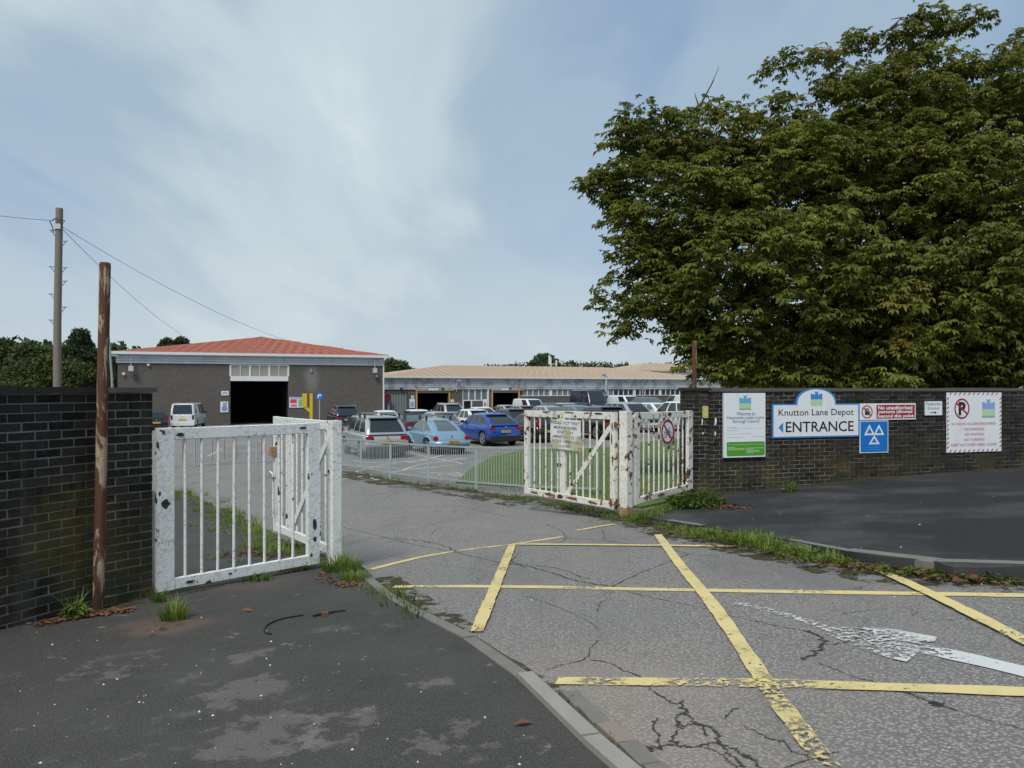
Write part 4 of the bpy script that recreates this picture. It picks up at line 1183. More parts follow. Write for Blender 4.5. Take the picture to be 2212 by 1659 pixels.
MB().box((P1.s(672), -.05, ZF0 - .5), (.2, .1, .35)).build('alarm_box', MT['shutter'], b1)

def far_notice(name, label, P, g, u0, u1, v0, v1, cols, out=.06):
    p = P.at(u0); z = P.z(u0, v1); rt = empty(name, (p.x, p.y, z), P.ang, label, 'sign')
    w_, h_ = P.s(u1) - P.s(u0), P.z(u0, v0) - z
    MB().span(0, w_, -out, -out + .04, 0, h_).build('board', MT['s_white'], rt)
    for (a, b, c, d, m) in cols: MB().flat([(w_ * a, h_ * c), (w_ * b, h_ * c), (w_ * b, h_ * d), (w_ * a, h_ * d)], -out - .004).build('printed_panel', m, rt)
    return rt
MT['s_orange'] = plain('sign_orange', (.50, .20, .10), .5); MT['s_paleblue'] = plain('sign_pale_blue', (.12, .28, .62), .5); MT['s_magenta'] = plain('sign_rose', (.55, .05, .14), .5)
far_notice('wall_notice', 'small pale notice high beside the workshop doorway', P1, g1, 478, 494, 844.5, 854, [(.15, .85, .25, .45, MT['s_paleblue']), (.15, .85, .58, .78, MT['s_sky'])])
far_notice('wall_notice', 'tall white board with coloured panels left of the workshop doorway', P1, g1, 476, 493, 867.5, 890.5, [(.2, .85, .12, .5, MT['s_paleblue']), (.3, .8, .52, .72, MT['s_orange']), (.3, .85, .75, .92, MT['s_lime2'])])
far_notice('wall_notice', 'wide white board with rose panel right of the workshop doorway', P1, g1, 625, 657, 858, 880.5, [(.05, .50, .42, .80, MT['s_magenta']), (.10, .5, .08, .32, MT['s_pink']), (.60, .92, .1, .8, MT['s_lime2']), (0.05, .95, .85, .97, MT['s_haze'])])

# yellow height barrier stub and blue arrow sign before the workshop
yb = pt(672, 904, 58); gy = gz(yb.x, 58)
rt = empty('yellow_barrier', (yb.x, 58, gy), a1, 'yellow steel barrier post with side arm before the workshop', 'barrier')
hgt = EYE - (850 - HV) / F * 58 - gy
MB().span(-.10, .10, -.10, .10, 0, hgt).build('post', MT['yellow_steel'], rt); MB().span(-.64, -.32, -.12, .12, hgt - 1.0, hgt).build('side_box', MT['yellow_steel'], rt)
MB().bar((-.50, 0, hgt - .95), (-.06, 0, hgt - 1.35), .18, .2).build('arm', MT['yellow_steel'], rt)
bp = pt(690, 905, 57); gb = gz(bp.x, 57); hb = EYE - (855.5 - HV) / F * 57 - gb
rt = empty('arrow_sign', (bp.x, 57, gb), 0, 'round blue arrow sign on a grey post before the workshop', 'sign')
MB().tube([(0, .05, 0), (0, .05, hb + .2)], .045, 8).build('post', MT['galv'], rt)
disc(rt, 'disc', 0, hb, .26, -.02, .0, MT['s_mot'], 24)
MB().flat([(-.12, hb - .16), (-.05, hb - .16), (-.05, hb + .03), (.05, hb + .03), (.05, hb - .03), (.15, hb + .07), (.05, hb + .17), (.05, hb + .10), (-.12, hb + .10)], -.024).build('arrow', MT['s_white'], rt)

# --- long low building with the peach roof
a2 = math.atan2(17.0, 34.65); P2 = Plane((-13.45, 80.0), a2); g2 = EYE - 3.56; L2 = 45.0; D2 = 22.0
b2 = empty('depot_building', (-13.45, 80.0, g2), a2, 'long low depot building with peach roof and grey ribbed fascia', 'building')
h2 = lambda z: z + EYE - g2     # height relative to the eye -> height above this building's floor
zf0, zf1 = h2(-.17), h2(1.08)
cl_ = lambda u: P2.s(u)
def wall2(x0, x1, z0, z1, mat=None, name='front_wall'): MB().span(x0, x1, 0, .3, z0, z1).build(name, mat or MT['far_brick'], b2)
doors = [(cl_(901), cl_(969)), (cl_(1064), cl_(1120))]
dt = h2(-.62)
segs = [(cl_(881), doors[0][0]), (doors[0][1], cl_(999))]
for a, b in segs: wall2(a, b, -.4, zf0 - .01)
# grey ribbed shutter at the left end
wall2(0, cl_(881) - .01, zf0 - .35, zf0 - .01)
n = 9; xs_ = np.linspace(.1, cl_(881) - .02, n * 2 + 1)
for i in range(n): MB().span(xs_[2 * i], xs_[2 * i + 1] - .01, .05, .18, -.3, zf0 - .37).span(xs_[2 * i + 1], xs_[2 * i + 2] - .01, .14, .2, -.3, zf0 - .37).build('shutter_panel', MT['shutter'], b2)
# entrance bay between the doors
e0, e1 = cl_(999), cl_(1053)
MB().span(e0, e1, .0, .12, h2(-1.42), h2(-1.30)).build('window_sill', MT['white'], b2)
for i in range(5): MB().span(e0 + (e1 - e0) * i / 4 - .06 * (i > 0), e0 + (e1 - e0) * i / 4 + .08, .0, .12, h2(-1.29), zf0 - .02).build('mullion', MT['white'], b2)
for i in range(4): MB().span(e0 + (e1 - e0) * i / 4 + .09, e0 + (e1 - e0) * (i + 1) / 4 - .08, .05, .09, h2(-1.28), zf0 - .03).build('window_pane', MT['pane_grey'], b2)
ed = e0 + 1.15
MB().span(e0, e0 + .16, .0, .12, -.2, h2(-1.43)).span(ed - .14, ed, .0, .12, -.2, h2(-1.43)).build('door_frame', MT['white'], b2)
MB().span(e0 + .17, ed - .15, .08, .12, -.2, h2(-1.44)).build('entrance_door', MT['pane_dark'], b2)
wall2(ed, doors[1][0], -.4, h2(-1.44)); wall2(e1 + .02, doors[1][0], h2(-1.43), zf0 - .01)
for (a, b) in doors:
    MB().span(a - .15, a, -.10, .1, -.3, dt + .32).build('door_post', MT['door_yellow'], b2); MB().span(b, b + .15, -.10, .1, -.3, dt + .32).build('door_post', MT['door_yellow'], b2)
    MB().span(a - .22, b + .55, -.12, .08, dt + .33, dt + .50).build('door_head', MT['door_yellow'], b2)
    MB().span(a + .01, b - .01, .02, .10, dt + .08, dt + .32).build('rolled_shutter', MT['shutter'], b2)
    MB().span((a + b) / 2 - .55, (a + b) / 2 + .55, -.17, -.13, dt + .36, dt + .58).build('door_plate', MT['white'], b2)
    MB().span(a - .2, b + .2, .31, .33, dt + .51, zf0 - .01).span(a - .3, b + .3, 6, 6.2, -.3, zf0).span(a - .3, a - .24, .34, 6, -.3, zf0).span(b + .24, b + .3, .34, 6, -.3, zf0).span(a - .22, b + .22, .34, 6, zf0 - .05, zf0 - .02).build('doorway_interior', MT['inside'], b2)
    MB().span(a - .21, b + .21, .0, .3, dt + .51, zf0 - .012).build('lintel', MT['far_brick'], b2)
# strip of windows to the right
x = doors[1][1] + .45; zs, zh = h2(-.92), zf0 - .03
wall2(doors[1][1] + .23, L2, -.4, zs - .02)
MB().span(doors[1][1] + .24, L2, -.06, .1, zs - .018, zs + .05).build('window_sill', MT['white'], b2)
k = 0
MB().span(doors[1][1] + .23, L2 - .1, .16, .3, zs + .051, zh + .02).build('window_backing', MT['inside'], b2)
while x < L2 - .7:
    wgap = .38 if k % 5 == 4 else .10
    MB().span(x + .62, x + .62 + wgap, -.02, .13, zs + .052, zh).build('mullion', MT['white'], b2)
    MB().span(x, x + .618, .05, .08, zs + .052, zh).build('window_pane', MT['pane_grey'] if x < cl_(1322) else MT['pane_dark'], b2)
    x += .62 + wgap + .002; k += 1
for i in range(6):
    hh = (zf1 - zf0) / 6; MB().span(-.05, L2 + .05, -.12 - .03 * (i % 2), .3, zf0 + hh * i + .012, zf0 + hh * (i + 1) - .012).build('cladding_strip', MT['clad2'], b2)
MB().span(-.03, L2 + .03, -.09, .28, zf0, zf1).build('cladding_backing', MT['shutter'], b2)
MB().span(-.3, L2 + .3, -.48, -.30, zf1 - .02, zf1 + .12).build('gutter', MT['white'], b2)
for u in (968.5, 1123.7, 1259, 1386): MB().span(cl_(u) - .06, cl_(u) + .06, -.26, -.16, -.2 if u in (1386,) else zf0 - .05, zf1).build('downpipe', MT['galv'], b2)
MB().span(cl_(1054) - .07, cl_(1054) + .07, -.12, .0, -.2, zf0).build('downpipe', MT['white'], b2)
MB().tube([(cl_(1306), -.3, zf0 - .25), (cl_(1306), -.3, zf1 + .35), (cl_(1306) - .2, -.3, zf1 + .5), (cl_(1306) - .55, -.3, zf1 + .5)], .17, 10).box((cl_(1306) + .2, -.35, zf1 - .05), (1.6, .08, .12)).build('flue_duct', MT['galv'], b2, 50)
for u in (866, 955, 1100): MB().box((cl_(u), -.2, zf0 + .12), (.25, .15, .18)).build('wall_light', MT['s_black'], b2)
MB().tube([(cl_(985), -.1, zf0 - .2), (cl_(985), -.35, zf0 + .9)], .05, 6).box((cl_(985) + .1, -.5, zf0 + .98), (.35, .35, .12)).build('lamp_arm', MT['lampgrey'], b2)
hip_roof(b2, MT['roof_peach'], 0, L2, 0, D2, zf1 + .06, ((10.8, 11.0), (34.2, 11.0)), h2(2.75), .4, 12)
MB().span(0, .3, .302, D2, -.4, zf0).span(L2 - .3, L2, .302, D2, -.4, zf0).span(0, L2, D2 - .3, D2 - .001, -.4, zf0 - .01).build('outer_walls', MT['far_brick'], b2)
far_notice('wall_notice', 'white board with pale blue panel left of the first ochre door', P2, g2, 884.5, 895.5, 862, 881, [(.15, .85, .1, .7, MT['s_haze'])], .06)
far_notice('wall_notice', 'small grey square plate above the board by the first ochre door', P2, g2, 888, 894, 854.5, 861, [(.2, .8, .2, .8, MT['s_pale'])], .06)
far_notice('wall_notice', 'cream board just right of the first ochre door', P2, g2, 973.5, 980, 863, 880, [(.15, .85, .1, .8, MT['s_orange'])], .06)
far_notice('wall_notice', 'white board with round red print left of the second ochre door', P2, g2, 1043, 1052, 862.5, 880, [(.2, .8, .15, .6, MT['s_pink'])], .06)
hp = P2.at(834.6); hr = empty('hose_reel', (hp.x, hp.y - .1, P2.z(834.6, 868)), a2, 'dark red round hose reel beside the grey shutter', 'hose reel')
MT['s_maroon'] = plain('maroon_drum', (.16, .02, .03), .6, var=.4, scale=8)
disc(hr, 'drum', 0, .42, .36, -.35, -.1, MT['s_maroon'], 20); MB().ring(0, .42, .43, .30, -.42, -.36, 20).build('rim', MT['s_maroon'], hr)
MB().span(-.45, -.3, -.2, -.12, -1.2, -.1).span(.1, .25, -.2, -.12, -1.2, -.15).build('legs_bracket', MT['lampgrey'], hr)

# --- taller building behind, seen over the long roof and through the tree
P3 = Plane(((1375 - CU) / F * 118, 118), a2); g3 = EYE - 3.6; L3 = 60
b3 = empty('rear_building', (P3.A.x, 118, g3), a2, 'two-storey rear building with peach roof behind the depot', 'building')
h3 = lambda z: z + EYE - g3
MB().span(0, L3, .1, 16, -.3, h3(2.55)).build('wall', MT['far_brick'], b3)
MB().span(-.1, L3 + .1, -.1, .09, h3(2.1), h3(2.6)).build('fascia', MT['clad'], b3)
for i in range(24):
    x = .6 + i * 2.4
    w_ = MB().span(x, x + 2.0, .0, .095, h3(.9), h3(2.05)).build('window_frame', MT['white'], b3)
    for j in range(3): MB().span(x + .12 + j * .62, x + .64 + j * .62, -.03, -.01, h3(1.0), h3(1.95)).build('window_pane', MT['pane_dark'], w_)
hip_roof(b3, MT['roof_peach'], 0, L3, 0, 16, h3(2.62), ((7, 8), (52, 8)), h3(4.1), .4, 6)
# ------------------------------------------------------------------ trees
def unit(n):
    v = rng.normal(size=(n, 3)); return v / np.linalg.norm(v, axis=1, keepdims=True)
def norm(a): return a / np.maximum(np.linalg.norm(a, axis=1, keepdims=True), 1e-6)

def palmate(pos, fwd, size, k=6):
    """hand-shaped leaves of k drooping leaflets: verts, tris"""
    N = len(pos)
    f = norm(fwd); up = norm(np.tile([0., 0., 1.], (N, 1)) + rng.normal(size=(N, 3)) * .35)
    s = norm(np.cross(f, up)); n = norm(np.cross(s, f))
    V = np.zeros((N, k, 4, 3)); T = np.zeros((N, k, 2, 3), dtype=np.int64)
    base = (np.arange(N)[:, None] * k + np.arange(k)[None, :]) * 4
    for j in range(k):
        a = R(-128 + 256 * (j + .5) / k) + rng.normal(size=N) * .10
        ln = size * (1.0 - .34 * abs((j + .5) / k * 2 - 1)) * (1 + rng.normal(size=N) * .08)
        d = f * np.cos(a)[:, None] + s * np.sin(a)[:, None]
        w = np.cross(n, d)
        droop = (.35 + rng.random(N) * .5)
        fold = .10
        L = ln[:, None]
        V[:, j, 0] = pos + d * L * .04
        V[:, j, 1] = pos + d * L * .62 + w * L * .20 + n * L * (fold - .28 * droop[:, None])
        V[:, j, 2] = pos + d * L * .97 - n * L * .75 * droop[:, None]
        V[:, j, 3] = pos + d * L * .62 - w * L * .20 + n * L * (fold - .28 * droop[:, None])
        T[:, j, 0] = np.stack([base[:, j], base[:, j] + 1, base[:, j] + 2], 1)
        T[:, j, 1] = np.stack([base[:, j], base[:, j] + 2, base[:, j] + 3], 1)
    return V.reshape(-1, 3), T.reshape(-1, 3)

# horse chestnut behind the right wall, with shrubs added behind to darken: lobes given as (u, v, radius px, distance)
LOBES = [(1430, 285, 95, 19), (1530, 285, 95, 19.2), (1345, 400, 78, 18.6), (1480, 440, 165, 18.6), (1610, 420, 130, 19.4), (1385, 560, 85, 18.3), (1440, 640, 105, 18.2), (1590, 600, 180, 17.6),
         (1745, 410, 165, 19), (1760, 610, 185, 17.2), (1890, 300, 175, 20), (1990, 210, 125, 20), (1850, 205, 75, 20), (1800, 330, 110, 20), (2012, 85, 45, 20), (2015, 40, 32, 20), (2110, 260, 150, 20), (1960, 450, 215, 19), (2150, 470, 195, 19),
         (1900, 670, 150, 17.0), (2055, 640, 165, 16.8), (2170, 620, 150, 16.6), (1545, 730, 75, 17.9), (1500, 790, 38, 17.4), (1512, 740, 50, 17.6), (1640, 750, 70, 17.8), (1590, 800, 34, 17.4), (1780, 770, 70, 17.2), (1735, 815, 45, 17.0), (1965, 760, 60, 16.0), (1955, 815, 26, 15.75), (2120, 770, 95, 17.0), (2200, 760, 90, 17.2),
         (2260, 400, 240, 20), (2300, 650, 220, 18.5), (2240, 190, 120, 20.5), (1285, 385, 28, 18.6), (1335, 300, 40, 18.8), (1690, 240, 30, 20), (1700, 145, 26, 20), (1715, 300, 60, 20), (1935, 80, 26, 20), (2090, 55, 26, 20), (1470, 705, 40, 18.2), (1345, 480, 45, 18.4), (1330, 640, 40, 18.4), (1350, 720, 26, 18.3), (2212, 110, 50, 20.5), (1790, 140, 35, 20), (1840, 100, 28, 20), (1650, 260, 40, 19.6), (1635, 330, 60, 19.4),
         (1560, 800, 45, 17.5), (1640, 795, 60, 17.6), (1700, 790, 70, 17.4), (1850, 790, 85, 17.0), (1930, 770, 80, 16.9), (2050, 785, 90, 17.0), (2150, 790, 95, 17.2), (2240, 790, 110, 17.4), (1650, 780, 95, 23.5), (1780, 770, 130, 24.0), (1930, 760, 150, 24.5), (2080, 760, 160, 24.5), (2230, 750, 170, 25.0)]  # the deepest lobes are a shrub row, added to darken the gap above the wall
tb = Vector((8.6, 20.6)); tzb = gz(8.6, 20.6)
tree = empty('chestnut_tree', (tb.x, tb.y, tzb), 0, 'large horse chestnut tree overhanging the right wall', 'tree')
def chestnut():
    P, Fw, Sz = [], [], []
    spr = []
    for (u, v, r, d) in LOBES:
        c = np.array(pt(u, v, d)); rm = r / F * d
        for back in (0, 1):  # front and far side of the lobe
            if back and r < 90: continue
            cc = c + np.array([0, back * rm * 1.1, 0]); rr = rm * (.92 if back else 1)
            area = 4 * PI * rr * rr
            n = int(max(4, area * (1.5 if not back else .6)))
            dirs = unit(n); rad = np.maximum(rr - .42, rr * .45) * (.80 + .28 * rng.random(n) ** .7)
            cen = cc + dirs * rad[:, None] * np.array([1, 1, .96])
            ni = int(area * .7); di = unit(ni)
            inner_ = cc + di * (rr * (.25 + .5 * rng.random(ni)))[:, None]
            if c[2] < EYE + 1.2:
                ok = cen[:, 2] > EYE - .05; cen, dirs = cen[ok], dirs[ok]
                ok = inner_[:, 2] > EYE - .05; inner_, di = inner_[ok], di[ok]
            spr.append((cen, dirs, True)); spr.append((inner_, di, False))
    for cen, dirs, full in spr:
        for c, dd in zip(cen, dirs):
            if full:
                # a bough end: leaves over its upper and outer side, drooping at the rim
                m = rng.integers(16, 34); R_ = rng.uniform(.30, .58)
                o_ = unit(m); o_[:, 2] = np.abs(o_[:, 2]) * .75 - .18
                o_ = o_ + dd * np.array([.35, .35, .15])
                off = o_ * (R_ * rng.uniform(.65, 1.05, m))[:, None]
                out = o_ * np.array([1, 1, .35]) + rng.normal(size=(m, 3)) * .22
                out[:, 2] -= .25
            else:
                m = rng.integers(6, 12); off = rng.normal(size=(m, 3)) * .3; out = rng.normal(size=(m, 3)); out[:, 2] = out[:, 2] * .3 - .2
            P.append(c + off); Fw.append(out); Sz.append(rng.uniform(.10, .205, m))
    P, Fw, Sz = np.concatenate(P), np.concatenate(Fw), np.concatenate(Sz)
    # keep leaves on the site side of the wall face except the ones that hang over the coping
    keep = ~((P[:, 2] < EYE + .02) & ((P[:, 1] - WA.y) * WD.x - (P[:, 0] - WA.x) * WD.y > -.2) & (P[:, 2] < EYE - .35))
    P, Fw, Sz = P[keep], Fw[keep], Sz[keep]
    order = np.argsort(P[:, 1]); P, Fw, Sz = P[order], Fw[order], Sz[order]
    # the nearest leaves are pieces of their own
    near = rng.choice(np.arange(0, 5200), 260, replace=False)
    msk = np.ones(len(P), bool); msk[near] = False
    org = np.array([tb.x, tb.y, tzb])
    V, T = palmate(P[msk], Fw[msk], Sz[msk])
    cr = np_mesh('crown', V - org, T, MT['leaf'], tree); tag(cr, kind='stuff')
    v1, t1 = palmate(np.zeros((1, 3)), np.array([[1., 0, -.1]]), np.array([.2]), 7)
    lm = bpy.data.meshes.new('leaf'); lm.from_pydata([tuple(p) for p in v1], [], [tuple(int(i) for i in t) for t in t1]); lm.materials.append(MT['leaf'])
    for i in near:
        o = link_mesh('leaf', lm, None, tree, tuple(P[i] - org))
        o.rotation_euler = (random.uniform(-.5, .5), random.uniform(-.1, .6), math.atan2(Fw[i][1], Fw[i][0])); s_ = random.uniform(.85, 1.2); o.scale = (s_, s_, s_)
    return P, len(P)
LEAFP, nleaf = chestnut()
print('chestnut leaves', nleaf)
def limb(name, pts, r0, r1, sides=8):
    S = spline([Vector(p) - Vector((tb.x, tb.y, tzb)) for p in pts], 5); n = len(S)
    return MB().tube(S, [r0 + (r1 - r0) * (i / (n - 1)) ** .8 for i in range(n)], sides).build(name, MT['bark'], tree, 60)
T0 = (tb.x, tb.y, tzb - .2); T1 = (tb.x - .1, tb.y, EYE + .6); T2 = (tb.x + .1, tb.y - .1, EYE + 2.6)
limb('trunk', [T0, (tb.x + .03, tb.y, tzb + .9), T1, T2], .48, .30, 12)
for (u, v, d, r0) in ((1450, 480, 18.8, .16), (1600, 520, 18.5, .17), (1750, 430, 19.2, .18), (1900, 320, 20.0, .20), (1990, 210, 20, .2), (2110, 260, 20.2, .18), (2150, 480, 19.4, .18), (1800, 620, 17.8, .13), (2060, 640, 17.2, .13), (1560, 700, 18.2, .11), (2260, 420, 20, .18), (1420, 330, 19, .11), (1960, 740, 16.6, .09)):
    e = pt(u, v, d); m = Vector(T2).lerp(e, .5) + Vector((0, 0, .5)); st = Vector(T1).lerp(Vector(T2), random.uniform(.2, 1))
    limb('limb', [st, m, e], r0, .03)
    for _ in range(3):
        q_ = m.lerp(e, random.uniform(.1, .8)); w_ = q_ + Vector((random.uniform(-1.6, 1.6), random.uniform(-1.4, .6), random.uniform(-.2, 1.0)))
        limb('branch', [q_, q_.lerp(w_, .5) + Vector((0, 0, .2)), w_], .045, .012, 6)
for L in ([(1488, 300), (1510, 232), (1535, 185), (1553, 145)], [(1515, 225), (1543, 172)], [(1508, 225), (1500, 200)]):
    limb('dead_twig', [pt(u, v, 18.9) for u, v in L], .022, .006, 6)
for L in ([(1966, 130), (1968, 88), (1990, 55), (2012, 20)], [(1967, 96), (1955, 84), (1935, 80), (1918, 88)], [(1966, 70), (1950, 60), (1935, 65)], [(2000, 110), (2040, 75), (2085, 55)], [(1975, 45), (1950, 38), (1925, 42)], [(1905, 90), (1918, 72)],
          [(1860, 560), (1830, 520), (1790, 505)], [(1640, 455), (1690, 480), (1740, 462)], [(1890, 640), (1880, 590), (1860, 550)]):
    limb('twig', [pt(u, v, 19.9 if v < 140 else 16.9) for u, v in L], .02, .008, 6)
cm = MB().tube([(0, 0, -.035), (0, 0, -.028), (0, 0, 0), (0, 0, .028), (0, 0, .036)], [.008, .024, .036, .026, .006], 8).mesh('conker', 60)
cm.materials.append(plain('green_conker_husk', (.30, .40, .05), .6))
for u, v, d in ((1652, 508, 16.9), (1670, 505, 16.9), (1760, 470, 16.6), (1990, 640, 16.0), (2052, 675, 15.9), (2010, 715, 15.9), (1902, 705, 16.0), (1700, 610, 16.6), (2140, 710, 15.8), (1950, 745, 15.8), (1780, 640, 16.2), (1800, 730, 16.4), (1690, 530, 16.8), (2110, 640, 15.9)):
    p_ = pt(u, v, d) - Vector((tb.x, tb.y, tzb)); link_mesh('conker', cm, None, tree, p_)

# pigeons perched at the top of the tree
MT['bird'] = plain('grey_brown_plumage', (.050, .040, .038), .8, var=.4, scale=18)
def pigeon(u, v, d, face, label):
    p = pt(u, v, d); rt = empty('pigeon', p, face, label, 'bird', 'pigeons in the chestnut tree')
    rings = []
    for (x, z, r, ry) in ((-.21, -.10, .012, .03), (-.15, -.07, .025, .045), (-.09, -.03, .055, .06), (0, .02, .078, .078), (.07, .08, .07, .066), (.10, .13, .045, .042), (.115, .165, .036, .034), (.14, .185, .034, .032), (.165, .18, .018, .018), (.19, .165, .006, .006)):
        rings.append([(x + r * .35 * math.sin(t), ry * math.cos(t), z + r * math.sin(t)) for t in [2 * PI * k / 10 for k in range(10)]])
    MB().loft(rings).build('body', MT['bird'], rt, 80)
    for s in (-1, 1):
        MB().tube([(.0, .03 * s, -.04), (.01, .03 * s, -.10)], .006, 6).build('leg', MT['s_pink'], rt)
pigeon(1976, 46, 19.9, R(160), 'dark pigeon perched higher near the top shoot'); pigeon(1932, 58, 19.9, R(-20), 'dark pigeon perched lower on a thin bare twig')

def leafcloud(root, blobs, size, per, mat, shell=.5):
    P = []
    for (x, y, z, rx, ry, rz) in blobs:
        n = int(per * (rx * rz)); d = unit(n); r = (shell + (1.05 - shell) * rng.random(n) ** .7)
        lump = 1 + .16 * np.sin(d[:, 0] * 5 + x) * np.cos(d[:, 2] * 6 + z) + .10 * np.sin(d[:, 1] * 9 + d[:, 2] * 8)
        P.append(np.array([x, y, z]) + d * (r * lump)[:, None] * np.array([rx, ry, rz]))
    P = np.concatenate(P); N = len(P)
    a = unit(N); b = norm(np.cross(a, unit(N))); s = size * rng.uniform(.6, 1.3, N)[:, None]
    V = np.stack([P - a * s, P + b * s * .55, P + a * s, P - b * s * .55], 1).reshape(-1, 3)
    Fc = np.arange(4 * N).reshape(-1, 4)
    V = V - np.array(root.location)
    return tag(np_mesh('crown', V, Fc, mat, root), kind='stuff')

def far_tree(name, label, blobs_px, d, size, per, mat, flat=.8, group=None):
    """blobs_px: (u, v, ru, rv) in survey pixels at distance d"""
    us = [b[0] for b in blobs_px]; x = (sum(us) / len(us) - CU) / F * d
    base = gz(x, d)
    rt = empty(name, (x, d, base), 0, label, 'tree', group)
    bl = []
    for u, v, ru, rv in blobs_px:
        p = pt(u, v, d + random.uniform(-1, 1)); bl.append((p.x, p.y, p.z, ru / F * d, ru / F * d * flat, rv / F * d))
    leafcloud(rt, bl, size, per, mat)
    top = max(b[2] for b in bl)
    MB().tube([(0, 0, -.3), (.1, 0, (top - base) * .5), (0, 0, top - base)], [.25, .2, .06], 8).build('trunk', MT['bark'], rt, 60)
    for b in bl[:5]: MB().tube([(0.05, 0, (top - base) * .4), (b[0] - x, b[1] - d, b[2] - base)], [.12, .03], 6).build('limb', MT['bark'], rt, 60)
    return rt
G = 'trees behind the left wall'
far_tree('broadleaf_tree', 'rounded green tree behind the left wall by the utility pole', [(60, 812, 50, 36), (110, 806, 46, 36), (25, 828, 40, 26), (165, 812, 44, 34), (90, 792, 34, 24), (205, 822, 30, 28), (140, 834, 60, 20), (60, 838, 60, 20)], 78, .15, 950, MT['leaf_bush'], group=G)
far_tree('conical_tree', 'dark conical tree rising behind the left wall', [(174, 725, 20, 16), (172, 745, 28, 22), (176, 768, 36, 26), (180, 792, 42, 30), (185, 818, 44, 30), (150, 770, 20, 24), (205, 780, 20, 26)], 92, .17, 800, MT['leaf_conifer'], group=G)
far_tree('broadleaf_tree', 'dark tree between the rusty pole and the workshop', [(243, 790, 22, 32), (250, 765, 18, 18), (240, 820, 26, 26), (258, 800, 14, 30)], 84, .18, 800, MT['leaf_far'], group=G)
far_tree('broadleaf_tree', 'broad tree at the left edge on the wooded slope', [(15, 765, 45, 30), (60, 762, 38, 24), (-30, 770, 50, 34), (30, 795, 50, 30)], 130, .34, 260, MT['leaf_far'], group=G)
far_tree('broadleaf_tree', 'small twin-crowned tree showing over the red roof', [(360, 742, 15, 12), (392, 740, 16, 13), (376, 752, 22, 14), (350, 752, 12, 10), (402, 750, 12, 10)], 112, .2, 800, MT['leaf_conifer'], group='trees behind the buildings')
far_tree('broadleaf_tree', 'tree standing between the two buildings roofs', [(845, 790, 18, 16), (862, 795, 22, 16), (840, 805, 20, 16), (880, 803, 18, 10), (895, 806, 14, 8), (850, 820, 30, 20)], 122, .24, 700, MT['leaf_far'], group='trees behind the buildings')
far_tree('broadleaf_tree', 'round tree over the ridge of the long peach roof', [(1168, 778, 17, 13), (1182, 776, 16, 12), (1158, 788, 16, 12), (1195, 786, 14, 12), (1175, 795, 26, 14)], 190, .36, 330, MT['leaf_far'], group='trees behind the buildings')
am = pt(1190, 785, 185); mast = empty('phone_mast', (am.x, am.y, gz(am.x, am.y)), 0, 'slim white mast before the round tree over the ridge', 'mast')
hm = EYE - (772 - HV) / F * 185 - gz(am.x, am.y)
MB().tube([(0, 0, 0), (0, 0, hm)], .16, 8).build('pole', MT['white'], mast); MB().box((-.35, 0, hm - .6), (.45, .4, 2.2)).build('antenna_panel', MT['white'], mast); MB().box((1.3, 0, hm - 1.4), (.35, .4, 1.4)).build('antenna_panel', MT['white'], mast); MB().box((.5, 0, hm - 1.6), (1.8, .12, .12)).build('bracket', MT['white'], mast)

# wooded hills on the skyline: one mass of crowns on a ridge
def wood_hill(name, label, prof, d, depth, size, per, mat):
    pts_ = [pt(u, v, d) for u, v in prof]
    vs = []; fs = []
    for i, p in enumerate(pts_):
        g_ = gz(p.x, p.y)
        vs += [(p.x, p.y - depth, g_ - 1), (p.x, p.y - depth * .4, g_ + (p.z - g_) * .6), (p.x, p.y, p.z - size), (p.x, p.y + depth, g_ - 1)]
        if i:
            for k in range(3): fs.append((4 * i - 4 + k, 4 * i + k, 4 * i + k + 1, 4 * i - 3 + k))
    tag(MB().add(vs, fs).build(name, MT['leaf_far']), label, kind='structure')
    bl = []
    for a, b in zip(pts_, pts_[1:]):
        m = max(1, int((b - a).length / (size * 1.6)))
        for i in range(m):
            c = a.lerp(b, (i + random.random()) / m); g_ = gz(c.x, c.y)
            for yy, zz in ((0, 1), (-depth * .3, .72), (-depth * .55, .42), (-depth * .8, .18)):
                r_ = size * random.uniform(1.2, 2.2); z = g_ + (c.z - g_) * zz - r_ * .75 + random.uniform(-.2, .2) * size
                bl.append((c.x + random.uniform(-size, size), c.y + yy, z, r_ * 1.1, r_, r_))
    rt = empty('woodland', (pts_[0].x, pts_[0].y, 0)); tag(rt, label + ', tree crowns', None, None, 'stuff')
    leafcloud(rt, bl, size * .42, per, mat)
wood_hill('hill', 'wooded slope at the far left', [(-260, 720), (-120, 728), (0, 738), (60, 741), (120, 745), (200, 748), (260, 752), (330, 775), (420, 800)], 190, 70, 2.2, 16, MT['leaf_far'])
wood_hill('hill', 'distant wooded ridge over the long roof', [(900, 805), (1000, 798), (1085, 788), (1140, 785), (1230, 783), (1310, 785), (1375, 789), (1450, 786), (1600, 790), (1800, 800)], 430, 90, 2.0, 9, MT['leaf_far'])
